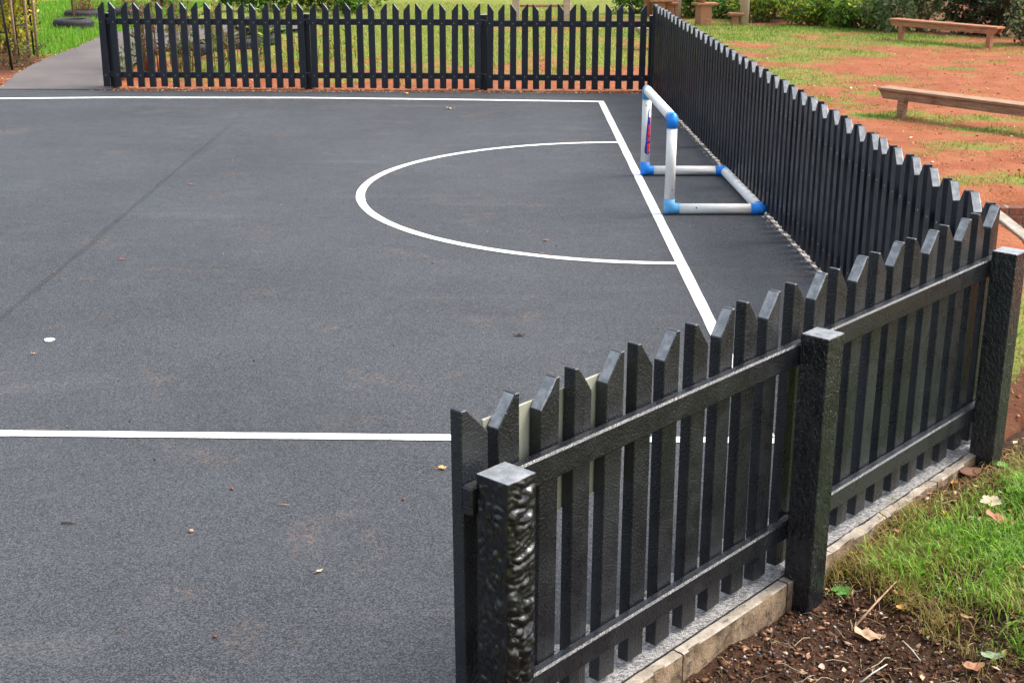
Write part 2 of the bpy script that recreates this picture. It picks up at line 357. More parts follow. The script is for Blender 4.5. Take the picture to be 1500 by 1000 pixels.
# turf patches: (x, y, radius, strength), set out over the ground
BL = []
def blob(x, y, r, s, ry=None): BL.append((x, y, r, s, ry or r))
for b in [(3.0, 24.5, 1.6, .9, 2.6), (4.2, 24.0, 1.6, .8, 1.4), (5.4, 23.2, 1.5, .75, 1.0), (6.4, 22.6, 1.2, .75, .7), (7.4, 22.3, 1., .8, .5), (8.4, 21.2, 1.0, .6, .4), (3.2, 20.6, .8, .60, 1.0), (4.3, 20.2, .9, .62, .5),
          (5.0, 25.0, 2.0, 1., .8), (6.6, 23.6, 1.6, .95, .5), (7.0, 20.0, .5, .6, .3), (6.3, 19.2, .35, .8, .25), (5.0, 18.4, .5, .45, .3), (4.1, 17.5, .6, .62, .4), (5.0, 16.6, .7, .65, .35), (5.7, 16.3, .6, .55, .4), (6.0, 17.0, .35, .5, .3),
          (3.55, 16.1, .5, .6, .5), (4.2, 14.9, .55, .75, .22), (4.9, 14.6, .7, .6, .28), (5.4, 13.6, .5, .8, .20), (4.9, 13.9, .5, .65, .2), (4.4, 11.1, .5, .75, .3), (4.9, 11.5, .3, .7, .4), (3.35, 11.0, .25, .65, .3), (2.9, 13.0, .15, .4, .5), (3.9, 19.0, .5, .5, .4), (2.95, 17.8, .5, .55, .9),
          (3.0, 8.9, .5, .7, .5), (2.8, 7.6, .45, .85, .8), (2.5, 6.7, .3, .75, .3), (3.2, 6.7, .6, .6, .6),
          (-2.5, 20.5, 2.2, .75, 1.8), (-.5, 21., 1.6, .55, 2.), (1.0, 19.4, 1.2, .5, 1.2), (-2.2, 25., 2.5, .8, 2.2), (.2, 26.5, 2., .75, 1.2), (2.4, 27., 1.6, .7, 1.3), (-3.7, 19.4, 1.0, .7, .9), (-.2, 18.6, 1.5, .52, .6), (-2.6, 28.5, 3, .9, 1.5), (1.5, 28.8, 3, .9, .8),
          (-2.0, 23, 3.0, .85, 4.0), (.6, 22.5, 2.2, .62, 4.0), (-3.5, 27.5, 3., 1., 2.5), (3.6, 18.2, .8, .62, 1.0), (4.2, 21.8, 1.6, .7, .9), (5.6, 21.0, 1.2, .6, .35), (7.2, 18.6, .7, .55, .25), (3.0, 19.0, .7, .7, 1.0), (5.2, 20.8, 1.2, .55, .5), (4.6, 12.6, .8, .5, .3), (6.4, 15.2, .8, .5, .4), (-7.9, 25.0, 1.3, 1.3, 3.0), (-7.0, 22.2, .55, 1.1, 1.2), (-7.6, 28., 1.6, 1.3, 2.), (-5.2, 28., 1.6, 1., 1.6), (-9.5, 23, 1.5, .6, 2.)]: blob(*b)
def grass_at(x, y):
    g = np.zeros_like(np.asarray(x, float))
    for bx, by, r, s, ry in BL: g = np.maximum(g, s*np.exp(-(((x-bx)/r)**2+((y-by)/ry)**2)*.8))
    g = g+.25*vnoise(x, y, 1.1, 11)+.16*vnoise(x, y, 3.1, 12)+.10*vnoise(x, y, 7, 13)
    g = np.maximum(g, sm(26.5, 28.5, y)*(.85+.2*vnoise(x, y, 1.3, 14))*(x < 3))
    far = (y > 31) | (np.abs(x) > 11) | (y < 3.0)
    return np.where(far, .9, g)
G = grass_at(X, Y)
db = Y-y_back(X); G = np.where((db > 0) & (db < 1.0) & (X < 1.9) & (X > -4.6), G*sm(.35, 1.1, db+.2*vnoise(X, Y, 2, 21))-.3*(1-sm(.3, 1, db)), G)
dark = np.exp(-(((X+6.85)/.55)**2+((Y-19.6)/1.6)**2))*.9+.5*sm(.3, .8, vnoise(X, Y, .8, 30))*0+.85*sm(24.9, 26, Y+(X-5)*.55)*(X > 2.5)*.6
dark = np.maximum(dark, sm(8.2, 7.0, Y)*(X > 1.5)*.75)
V = np.stack([X, Y, Z], -1).reshape(-1, 3); ny, nx = X.shape
I = np.arange(ny*nx).reshape(ny, nx)
F = np.stack([I[:-1, :-1], I[:-1, 1:], I[1:, 1:], I[1:, :-1]], -1).reshape(-1, 4)
me = np_mesh('ground', V, F, M_ground, smooth=True)
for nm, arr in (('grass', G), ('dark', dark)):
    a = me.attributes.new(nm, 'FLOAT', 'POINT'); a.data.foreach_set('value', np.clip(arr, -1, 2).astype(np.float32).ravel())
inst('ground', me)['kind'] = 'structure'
# fine bed of mulch along the near fence
us = np.arange(-1.6, 5.05, .022); ns = np.arange(.055, 1.6, .022); U, Nn = np.meshgrid(us, ns)
bx = N0.x+un.x*U+mn.x*Nn; by = N0.y+un.y*U+mn.y*Nn
def soil_z(x, y): return height(x, y)[0]+.009*vnoise(x, y, 30, 40)+.006*vnoise(x, y, 62, 41)
def soil(u, n): 
    p = near(u, n); return Vector((p.x, p.y, float(soil_z(p.x, p.y))))
BZ = soil_z(bx, by); BZ = np.where(Nn < .09, np.minimum(BZ, height(bx, by)[0]), BZ)
I = np.arange(bx.size).reshape(bx.shape)
F = np.stack([I[:-1, :-1], I[1:, :-1], I[1:, 1:], I[:-1, 1:]], -1).reshape(-1, 4)
sme = np_mesh('soil_bed', np.stack([bx, by, BZ], -1).reshape(-1, 3), F, M_soil, smooth=True)
if sme.polygons[0].normal.z < 0: sme.flip_normals()
inst('soil_bed', sme)['kind'] = 'structure'

# concrete edging stones
def edging(P, d, o, joints, name, bumpy=0):
    root = empty(name); root['kind'] = 'structure'
    for a, b in zip(joints, joints[1:]):
        bm = bmesh.new(); L = b-a-.006; nx_ = max(4, int(L/.03))
        pr = [(.034, -.22), (.034, -.004), (.038, 0), (.070, 0), (.075, -.005), (.078, -.22)]
        rings = []
        for i in range(nx_+1):
            s_ = a+.003+L*i/nx_; ring = []
            for j, (q, z) in enumerate(pr):
                e = .004*noise.noise(Vector((s_*14, j*3.1, 1)))+.003*noise.noise(Vector((s_*45, j*7., 2)))
                if bumpy and z > -.1: e *= 1+bumpy*1.6; z = z+bumpy*.008*noise.noise(Vector((s_*9, 5, j)))
                p = P+d*s_+o*(q+e*(j in (3, 4, 1)))+Vector((0, 0, z+e*(z > -.1))); ring.append(bm.verts.new(p))
            rings.append(ring)
        for A, B in zip(rings, rings[1:]):
            for j in range(6): bm.faces.new((A[j], A[(j+1) % 6], B[(j+1) % 6], B[j]))
        bm.faces.new(rings[0]); bm.faces.new(rings[-1][::-1]); fix(bm)
        em = bm_mesh('edging_stone', bm, M_conc); em.materials.append(M_conc2)
        for p in em.polygons:
            if p.normal.z < .5: p.material_index = 1
        inst('edging_stone', em, root)
    return root
k_ = lambda i: (i-1)*S
edging(N0, un, mn, [k_(-9), k_(-1.6), k_(2.6), k_(7.07), k_(11.45)], 'kerb')
edging(N0, un, mn, [k_(11.45), k_(13.7), k_(16.6), k_(19.6), k_(22.9)], 'kerb', 1.)
RP = Vector((x_right(16.9), 16.9, 0)); rd = Vector((.0193, -.9998, 0)).normalized(); ro = Vector((.9998, .0193, 0)).normalized()
edging(RP, rd, ro, list(np.arange(.1, 11.2, .91)), 'kerb')
def strip(name, P, d, o, a, b, q0, q1, z, mat, amp):
    bm = bmesh.new(); n_ = int((b-a)/.02); L = []; Q = []
    for i in range(n_+1):
        s_ = a+(b-a)*i/n_
        L.append(bm.verts.new(P+d*s_+o*(q0+amp*noise.noise(Vector((s_*6, 1, 0)))+amp*.6*noise.noise(Vector((s_*31, 1, 0))))+Vector((0, 0, z)))); Q.append(bm.verts.new(P+d*s_+o*q1+Vector((0, 0, z))))
    for i in range(n_): bm.faces.new((L[i], Q[i], Q[i+1], L[i+1]))
    fix(bm); m_ = bm_mesh(name, bm, mat)
    if m_.polygons[0].normal.z < 0: m_.flip_normals()
    inst(name, m_)['kind'] = 'structure'
strip('grit_halo_margin', N0, un, mn, -.02, 3.13, -.26, .0335, .004, M_grit_halo, .10)  # pale grit by the kerb, widened to paint the bright halo between pickets
strip('sandy_edge', RP, rd, ro, .3, 10.9, -.012, .03, .0042, M_sand, .012)

# ------------------------------------------------------------------ picket fences
W, T = .077, .040
def picket_mesh(h, kind, mat, bev=.0025, drop=.08, flat=.016, zb=.022, crease=0.):
    """x along the fence, y outward (0 at the court face), z up; kind +1 has its tip at +x"""
    bm = bmesh.new(); a = W/2
    pts = [(-a, zb), (a, zb), (a, h), (a-flat, h), (-a, h-drop)] if kind > 0 else [(-a, zb), (a, zb), (a, h-drop), (-a+flat, h), (-a, h)]
    f0 = [bm.verts.new((x, 0, z)) for x, z in pts]; f1 = [bm.verts.new((x, T, z)) for x, z in pts]
    bm.faces.new(f0); bm.faces.new(f1[::-1]); n = len(pts)
    for i in range(n): bm.faces.new((f0[i], f0[(i+1) % n], f1[(i+1) % n], f1[i]))
    fix(bm)
    if bev: bmesh.ops.bevel(bm, geom=list(bm.edges), offset=bev, segments=1, affect='EDGES', profile=.5)
    if crease:   # a shallow lengthwise ridge on the outer face, as extruded planks have
        fs = [f for f in bm.faces if f.normal.y > .99]
        r = bmesh.ops.bisect_plane(bm, geom=fs+list({e for f in fs for e in f.edges})+list({v for f in fs for v in f.verts}), plane_co=(-.004*kind, 0, 0), plane_no=(1, 0, 0))
        for v in {v for v in r['geom_cut'] if isinstance(v, bmesh.types.BMVert)}: v.co.y += crease
    me = bm_mesh('picket', bm, mat); me.materials.append(M_cut_glare)
    for p in me.polygons:
        if p.normal.z > .35 and p.area > .0004: p.material_index = 1
    return me
def rail_mesh(L, z0, z1, mat, y0=T+.001, y1=T+.037, bev=.006):
    bm = bmesh.new(); box(bm, 0, L, y0, y1, z0, z1, bev, 1)
    return bm_mesh('rail', bm, mat)
def post_mesh(mat, a=.0525, top=.898, bot=-.35, y0=T+.038):
    bm = bmesh.new(); vs = box(bm, -a, a, y0, y0+2*a, bot, top, .003, 1)
    me = bm_mesh('post', bm, mat); me.materials.append(M_cut_glare)
    for p in me.polygons:
        if p.normal.z > .9: p.material_index = 1
    return me
def lumpy_post_mesh(mat, a=.0525, top=.898, bot=-.3, y0=T+.038, amp=.0115):
    """a post whose sides melted into thick ridges when it was cast"""
    bm = bmesh.new(); nu, nz = 22, 300
    per = []
    for s_ in range(4):
        for i in range(nu): per.append((s_, i/nu))
    ring = []
    for z_i in range(nz+1):
        z = bot+(top-bot)*z_i/nz; row = []
        for s_, f in per:
            c = [(-a, y0), (a, y0), (a, y0+2*a), (-a, y0+2*a)]; p, q = c[s_], c[(s_+1) % 4]
            x = p[0]+(q[0]-p[0])*f; y = p[1]+(q[1]-p[1])*f
            nx_, ny_ = [(0, -1), (1, 0), (0, 1), (-1, 0)][s_]
            edge = min(1, min(f, 1-f)*7+.15); topf = min(1, (top-z)/.02)
            tq = f*2*a                                             # distance across this face
            w1 = noise.noise(Vector((tq*22+s_*9, z*14, 3.+s_)))*.55; w2 = noise.noise(Vector((tq*22, z*14, 9.+s_)))*.55
            if s_ == 2:
                arch = 1.1*math.cos((f-.5)*3.0)
                b1 = abs(noise.noise(Vector((tq*17+w1, z*33+w2+arch, 5.))))**.65; b2 = abs(noise.noise(Vector((tq*44+w2*2, z*62+w1*2+arch, 8.))))**.7
                e = amp*(1.75*b1+.75*b2-.55)
            else:
                b1 = abs(noise.noise(Vector((tq*46+w1*1.5, z*15+w2+tq*8, 5.+s_))))**.7; b2 = abs(noise.noise(Vector((tq*90+w2*2, z*42+w1, 8.+s_))))**.8
                e = amp*(1.15*b1+.7*b2-.45)
            e = e*edge*topf-.003*(1-topf)*0
            row.append(bm.verts.new((x+nx_*e, y+ny_*e, z)))
        ring.append(row)
    n = len(per)
    for A, B in zip(ring, ring[1:]):
        for i in range(n): bm.faces.new((A[i], A[(i+1) % n], B[(i+1) % n], B[i])).smooth = True
    tp = bm.faces.new(ring[-1]); tp.material_index = 1
    fix(bm); me = bm_mesh('post', bm, mat); me.materials.append(M_cut_glare); return me
def frame(P, d, o): return Matrix(((d.x, o.x, 0, P.x), (d.y, o.y, 0, P.y), (0, 0, 1, P.z), (0, 0, 0, 1)))
def fence(label, group, Fm, pickets, rails, posts, meshes, post_meshes, mat, screws=True, wob=1.):
    root = empty('picket_fence'); root.matrix_basis = Fm
    tag(root, label, 'fence', group)
    sb = bmesh.new()
    for u, kd, dz in pickets:
        mt = random.choice(meshes[kd])
        M = Matrix.Translation((u+random.uniform(-.002, .002)*wob, 0, dz+random.uniform(-.005, .005)*wob)) @ Matrix.Rotation(random.gauss(0, .006)*wob, 4, 'Y') @ Matrix.Rotation(random.gauss(0, .012)*wob, 4, 'Z')
        if not screws and len(root.children) < 2: M = M @ Matrix.Translation((.011 if len(root.children) == 0 else -.003, 0, 0)) @ Matrix.Diagonal((1.27 if len(root.children) == 0 else 1.09, 1, 1, 1))
        inst('picket', mt, root, M)
        if screws:
            for z in (rails[0][2]+.038, rails[1][2]+.038) if False else ((.165, .805)):
                c = Vector((u+random.uniform(-.004, .004), -.0015, z+dz+random.uniform(-.004, .004)))
                vs = [sb.verts.new(c+.0055*Vector((math.cos(a), 0, math.sin(a)))) for a in np.linspace(0, 2*math.pi, 7)[:-1]]
                vc = [sb.verts.new(v.co+Vector((0, .003, 0))) for v in vs]
                sb.faces.new(vs)
                for i in range(6): sb.faces.new((vs[i], vs[(i+1) % 6], vc[(i+1) % 6], vc[i]))
    if screws:
        fix(sb); s_ = inst('screw_heads', bm_mesh('screw_heads', sb, M_screw), root); s_['kind'] = 'stuff'
    for a, b, z0, z1, dz in rails:
        inst('rail', rail_mesh(b-a, z0, z1, mat), root, Matrix.Translation((a, 0, dz)))
    for u, pmx, lab in posts:
        p = inst('post', post_meshes[pmx], root, Matrix.Translation((u, 0, 0)))
        if lab: p['label'] = lab
    return root
GF = 'black picket fences round the court'
# near fence (seen from outside): court face lies T behind the fitted outer face
mk = lambda h, mat, **kw: {1: [picket_mesh(h, 1, mat, crease=c, **kw) for c in (0., .0022)], -1: [picket_mesh(h, -1, mat, crease=c, **kw) for c in (0., .0025)]}
m_near = mk(1.053, M_near)
pk = [(k_(i), (1 if (i % 2 == 1 and i >= 3) or i == 2 else -1), 0) for i in range(1, 24)]
pz = [k_(1.12), k_(12.07), k_(22.62)]
rl = []
for z0, z1 in ((.142, .216), (.782, .862)):
    rl += [(k_(.62), pz[1]-.002, z0, z1, 0), (pz[1]+.002, k_(23.2), z0, z1, 0)]
fence('near black picket fence seen from outside with three thick posts and shiny rails', GF, frame(N0-mn*T, un, mn), pk, rl, [(pz[0], 0, 'square post with thick melted-looking ridges on its sides'), (pz[1], 1, 'square post with a fine hammered face'), (pz[2], 1, 'smooth dark square corner post')], m_near,
      [lumpy_post_mesh(M_melt), post_mesh(M_post)], M_near, screws=False)
# back fence
m_far = mk(1.032, M_far)
bd = Vector((math.cos(-.0322), math.sin(-.0322), 0)); bo = Vector((-bd.y, bd.x, 0)); BP = Vector((-4.842, 17.088, 0))
def sag(u): return .012*math.sin(u*1.1)
pkb = [((i-1)*S*1.0012, 1 if i % 2 else -1, 0.) for i in range(1, 49)]
pb = [.07, 17.35*S, 32.5*S, 46.9*S]
rb = []
for z0, z1 in ((.125, .198), (.768, .842)):
    for j, (a, b) in enumerate(((0., pb[1]), (pb[1]+.003, pb[2]), (pb[2]+.003, 47.2*S))): rb.append((a, b, z0, z1, (0., .006, -.006)[j]))
fence('black picket fence along the far end of the court, beyond the white back line', GF, frame(BP, bd, bo), pkb, rb, [(u, 0, None) for u in pb], m_far, [post_mesh(M_far, .045, .90)], M_far)
# right fence, court side seen
RT = Vector((1.882, 16.391, 0))
pkr = []
for kk in range(-1, 33):
    c = 2*S*(kk-1)+W/2
    pkr.append((c, -1, 0)); 
    if c-S > -.42: pkr.append((c-S, 1, 0))
pkr.append((2*S*31.5+W/2, -1, 0))
for kk in (33.5, 34.5, 35.5, 36.5, 37.5): pkr += [(2*S*(kk-1)+W/2-S, 1, 0), (2*S*(kk-1)+W/2, -1, 0)]
pkr.append((2*S*37.5+W/2-S, 1, 0))
pr_ = [-.3, 1.55, 3.4, 5.2, 7.05, 8.85, 10.55]
rr = [(a, b-.003, z0, z1, 0) for a, b in zip(pr_, pr_[1:]) for z0, z1 in ((.13, .205), (.77, .845))]
fence('long black picket fence behind the goal, running back beside the red earth bank', GF, frame(RT, rd, ro), pkr, rr, [(u, 0, None) for u in pr_[1:-1]], m_far, [post_mesh(M_far, .048, .88)], M_far)

# cream board fixed on the court side of the near fence
b_ = bmesh.new(); box(b_, .075, .675, -.011, -.003, .63, .989, .0015, 1)
o = inst('notice_board', bm_mesh('notice_board', b_, M_board)); o.matrix_basis = frame(N0-mn*T, un, mn)
tag(o, 'cream board fixed to the court side of the near fence, glimpsed between the pickets', 'board')

# ------------------------------------------------------------------ goal
gA, gB, gC, gD = Vector((1.275, 10.09, 0)), Vector((1.245, 11.60, 0)), Vector((1.965, 10.09, 0)), Vector((1.925, 11.60, 0))
rt_, zt = .0385, .722
goal = empty('mini_goal', ((gA+gB)/2)[:]); tag(goal, 'small white pipe goal with blue elbow joints standing behind the goal line', 'goal')
off = -((gA+gB)/2)
Zr = Vector((0, 0, rt_+.003)); Zt = Vector((0, 0, zt))
def gpipe(name, a, b):
    bm = bmesh.new(); d_ = (b-a).normalized(); tube(bm, [a+d_*.065+off, b-d_*.065+off], rt_, 20); fix(bm)
    me_ = bm_mesh(name, bm, M_pvc); return inst(name, me_, goal)
def gelbow(p, d1, d2, mat, lab, third=None):
    bm = bmesh.new(); p = p+off
    rr = rt_+.0035; nb = (d1-d2).normalized(); e1 = d1.cross(d2).normalized(); e2 = d1.cross(e1); f2 = d2.cross(-e1); N_ = 24; rings = []
    for k_i in range(N_):
        a = 2*math.pi*k_i/N_; q = rr*(math.cos(a)*e1+math.sin(a)*e2); tq = -(q@nb)/(d1@nb); mid = q+d1*tq
        mid = mid*(1-.10*max(0, -(mid@(d1+d2).normalized())/rr/1.414)); rings.append((p+q+d1*.074, p+mid*.6+(q+d1*max(tq, .02))*.4, p+mid, p+mid*.6+(mid+d2*.012)*.4, p+mid-d2*(mid@d2)+d2*.074))
    V_ = [[bm.verts.new(x_) for x_ in r_] for r_ in rings]
    for k_i in range(N_):
        A, B = V_[k_i], V_[(k_i+1) % N_]
        for j in (0, 2):
            pass
        for j0, j1 in ((0, 2), (2, 4)): bm.faces.new((A[j0], B[j0], B[j1], A[j1])).smooth = True
    for j in (1, 3): bmesh.ops.delete(bm, geom=[r_[j] for r_ in V_], context='VERTS')
    bm.faces.new([r_[0] for r_ in V_]); bm.faces.new([r_[4] for r_ in V_])
    fix(bm); o_ = inst('elbow', bm_mesh('elbow', bm, mat), goal); o_['label'] = lab; return o_
zz = Vector((0, 0, 1)); dd = lambda a, b: (b-a).normalized()
upA = gpipe('upright', gA+Zr, gA+Zt); upB = gpipe('upright', gB+Zr, gB+Zt)
gpipe('crossbar', gA+Zt, gB+Zt); gpipe('base_bar', gA+Zr, gC+Zr); gpipe('base_bar', gB+Zr, gD+Zr); gpipe('rear_bar', gC+Zr, gD+Zr)
gelbow(gA+Zr, zz, dd(gA, gC), M_azure, 'faded azure elbow'); gelbow(gB+Zr, zz, dd(gB, gD), M_royal, 'deep blue elbow')
gelbow(gA+Zt, -zz, dd(gA, gB), M_royal, 'deep blue elbow'); gelbow(gB+Zt, -zz, dd(gB, gA), M_azure, 'faded azure elbow')
gelbow(gC+Zr, dd(gC, gA), dd(gC, gD), M_royal, 'deep blue elbow'); gelbow(gD+Zr, dd(gD, gB), dd(gD, gC), M_royal, 'deep blue elbow')
# sticker wrapped on the far upright: navy shape with a thin tail and red letters
def wrap(name, pts_list, mat, lift, parent, ang0):
    bm = bmesh.new()
    for pts in pts_list:
        vs = [bm.verts.new(gB+off+Vector(((rt_+lift)*math.cos(ang0+x/rt_), (rt_+lift)*math.sin(ang0+x/rt_), z))) for x, z in pts]
        bm.faces.new(vs)
    bmesh.ops.triangulate(bm, faces=bm.faces); bmesh.ops.subdivide_edges(bm, edges=bm.edges, cuts=1)
    for v in bm.verts:
        q = v.co-(gB+off); l = math.hypot(q.x, q.y); v.co = gB+off+Vector((q.x/l*(rt_+lift), q.y/l*(rt_+lift), q.z))
    fix(bm); return inst(name, bm_mesh(name, bm, mat), parent)
A0 = R(-62)     # faces the camera, turned to the right
navy = [[(-.030, .20), (-.012, .185), (.024, .19), (.028, .30), (.024, .47), (.012, .50), (-.010, .512), (-.012, .47), (-.018, .40), (-.022, .30), (-.030, .24)],
        [(-.012, .505), (-.004, .50), (.000, .545), (.010, .572), (.008, .58), (-.006, .558)]]
logo = wrap('sticker', navy, M_logo_b, .0008, goal, A0)
def let(x, z, w_, h_, k):   # rounded, slightly tilted letter shape with its own outline
    base = {'a': [(-1, -1), (-.4, -1), (-.2, -.2), (.2, -.2), (.4, -1), (1, -1), (.4, 1), (-.4, 1)], 'b': [(-1, -1), (.5, -1), (1, -.5), (.6, 0), (1, .5), (.5, 1), (-1, 1)], 'c': [(1, -.9), (1, -.4), (-.2, -.4), (-.2, .4), (1, .4), (1, 1), (-.6, 1), (-1, .5), (-1, -.5), (-.6, -1)],
            'm': [(-1, -1), (-.5, -1), (-.4, .2), (0, -.5), (.4, .2), (.5, -1), (1, -1), (.8, 1), (.4, 1), (0, .3), (-.4, 1), (-.8, 1)]}[k]
    return [(x+q*w_, z+p*h_) for p, q in base]
red = [let(.008, .222, .016, .020, 'c'), let(.006, .262, .017, .017, 'b'), let(.009, .316, .017, .024, 'a'), let(.009, .366, .016, .022, 'm'), let(.012, .417, .015, .022, 'b'), let(.012, .487, .010, .014, 'c')]
for rl_ in red: wrap('sticker_letter', [rl_], M_logo_r, .0016, logo, A0)
hb = bmesh.new()
for (x, z) in ((-.012, .62),): 
    pass
def dot(p, nrm, r_, parent):
    bm = bmesh.new(); q = nrm.to_track_quat('Z', 'Y').to_matrix().to_4x4(); bmesh.ops.create_circle(bm, cap_ends=True, segments=10, radius=r_, matrix=Matrix.Translation(p) @ q); return inst('drilled_hole', bm_mesh('drilled_hole', bm, M_hole), parent)
vd = Vector((-.12, -.97, .2)).normalized()
for p0 in (gA+Vector((.20, 0, rt_+.003)),):
    nrm = Vector((0, -.93, .36)).normalized(); dot(p0+off+nrm*(rt_+.0008), nrm, .006, goal)
for p0 in (gA+Vector((0, 0, .19)), gB+Vector((0, 0, .60))):
    nrm = Vector((.35 if p0.y < 11 else -.2, -.93, 0)).normalized(); dot(p0+off+nrm*(rt_+.0008), nrm, .005, goal)

# ------------------------------------------------------------------ benches and play posts beyond the fence
def hz(x, y): return float(height(x, y)[0])
def log_bench(a, b, z, legs, label, mat, hgt, group='log benches on the red earth'):
    a, b = Vector(a), Vector(b); L = (b-a).length; d_ = (b-a).normalized(); o_ = Vector((-d_.y, d_.x, 0))
    root = empty('plank_bench'); root.matrix_basis = frame(Vector((a.x, a.y, z)), d_, o_); tag(root, label, 'bench', group)
    bm = bmesh.new(); box(bm, 0, L, -.11, .11, hgt-.032, hgt, .006, 1); inst('seat_plank', bm_mesh('seat_plank', bm, mat), root)
    for y in (-.073, .079):
        bm = bmesh.new(); q = box(bm, .015, L-.015, y-.0205, y+.0205, hgt-.115, hgt-.034, .004, 1)
        for v in bm.verts:
            if v.co.z < hgt-.075: v.co.x += .05 if v.co.x < L/2 else -.05
        inst('side_beam', bm_mesh('side_beam', bm, mat), root)
    for s_ in legs:
        for y in (0.,):
            bm = bmesh.new(); box(bm, s_-.040, s_+.040, -.098, -.010, -.3, hgt-.033, .005, 1); inst('leg', bm_mesh('leg', bm, mat), root)
    return root
log_bench((4.19, 15.03, 0), (6.33, 12.40, 0), .0, (.30, 3.05), 'weathered brown plank bench nearer the fence, running out of view to the right', M_wood, .31)
log_bench((6.58, 23.40, 0), (7.84, 21.78, 0), .0, (.24, 1.90), 'reddish plank bench in front of the dark shrubs', M_wred, .345)
log_bench((2.12, 21.7, 0), (3.0, 21.9, 0), -.02, (.25, .7), 'pale plank bench half hidden behind the far fence corner', M_wpale, .36)
def play_post(x, y, w_, h_, label, mat, rnd=True, lean=0):
    z = hz(x, y)-.02; bm = bmesh.new()
    if rnd: tube(bm, [(0, 0, -.2), (0, 0, h_-.015), (0, 0, h_)], [w_/2, w_/2, w_/2-.012], 14)
    else: box(bm, -w_/2, w_/2, -w_/2, w_/2, -.2, h_, .008, 1)
    fix(bm); o = inst('timber_post', bm_mesh('timber_post', bm, mat)); o.location = (x, y, z); tag(o, label, 'post', 'play trail posts by the hedge'); return o
def step_post(x, y, w_, h_, pl, pd, label, rz=0, extra=None):
    z = hz(x, y)-.02; root = empty('stepping_post', (x, y, z), rz); tag(root, label, 'stepping post', 'play trail stepping posts')
    bm = bmesh.new(); box(bm, -w_/2, w_/2, -w_/2, w_/2, -.2, h_, .006, 1); inst('stub', bm_mesh('stub', bm, M_wred), root)
    bm = bmesh.new(); box(bm, -pl*.45, pl*.55, -pd/2, pd/2, h_+.001, h_+.045, .005, 1); inst('step_plank', bm_mesh('step_plank', bm, M_wred), root)
    if extra:
        bm = bmesh.new(); tube(bm, [(-w_*.2, 0, h_+.046), (-w_*.2, 0, h_+extra)], .07, 12); fix(bm); inst('upper_stub', bm_mesh('upper_stub', bm, M_wred), root)
    return root
play_post(4.53, 25.9, .165, 1.5, 'tall pale round timber post beside the lowest stepping plank', M_wpale)
play_post(3.44, 27.2, .17, 1.5, 'tall pale round timber post just beyond the far fence corner', M_wpale)
play_post(2.89, 27.3, .17, 1.5, 'tall timber post furthest left of the play trail', M_wred)
step_post(4.36, 25.9, .125, .20, .27, .25, 'low stepping post with a small plank leaning on a tall round post')
step_post(3.80, 26.1, .23, .37, .42, .28, 'thick stepping post with drilled face and a wide plank', .35, .7)
step_post(3.29, 27.1, .14, .28, .27, .25, 'small stepping post touching the tall post by the fence corner')
step_post(3.09, 27.0, .18, .33, .43, .3, 'wide stepping post behind the corner of the two fences')
fr = empty('climbing_frame', (.84, 27.0, hz(.84, 27.0)-.02)); tag(fr, 'timber climbing frame of two uprights and low rail behind the far fence', 'climbing frame')
for sx_ in (-.52, .46):
    bm = bmesh.new(); box(bm, sx_-.07, sx_+.07, -.07, .07, -.2, 1.3, .01, 1); inst('upright', bm_mesh('upright', bm, M_wpale), fr)
for z_ in (.27, .62):
    bm = bmesh.new(); box(bm, -.449, .389, -.05, .05, z_, z_+.045 if z_ < .5 else z_+.09, .008, 1); inst('cross_rail', bm_mesh('cross_rail', bm, M_wred), fr)

# brick wall by the corner, with its sloping concrete kerb
wall = empty('brick_wall', (3.70, 10.30, .0)); tag(wall, 'low red brick retaining wall just beyond the fence corner at the right', 'wall')
bm = bmesh.new(); box(bm, .004, 1.6, .012, .098, -.45, .004); inst('mortar_core', bm_mesh('mortar_core', bm, M_mortar), wall)
bm = bmesh.new(); box(bm, 0, .213, 0, .1, 0, .062, .004, 1); bme = bm_mesh('brick', bm, M_brick)
for r_ in range(6):
    for i in range(8):
        x0 = i*.225-(.1125 if r_ % 2 else 0)
        if x0 < -.01: continue
        inst('brick', bme, wall, Matrix.Translation((x0, random.uniform(-.003, .003), .014-.072-.073*r_)))
kb = bmesh.new(); pr4 = [(3.725, 10.20, .002), (3.715, 9.9, .0), (3.68, 9.2, -.012), (3.63, 8.3, -.03), (3.57, 7.4, -.05)]
rg_ = []
for x, y, z in pr4: rg_.append([kb.verts.new(p) for p in ((x-.05, y, z-.4), (x-.05, y, z+.03), (x-.043, y, z+.036), (x+.043, y, z+.036), (x+.05, y, z+.03), (x+.05, y, z-.4))])
for A, B in zip(rg_, rg_[1:]):
    for j in range(5): kb.faces.new((A[j], A[j+1], B[j+1], B[j]))
kb.faces.new(rg_[0]); kb.faces.new(rg_[-1][::-1]); fix(kb)
o = inst('sloping_kerb', bm_mesh('sloping_kerb', kb, M_conc)); tag(o, 'pale sloping concrete kerb running down from the low brick wall', 'kerb')

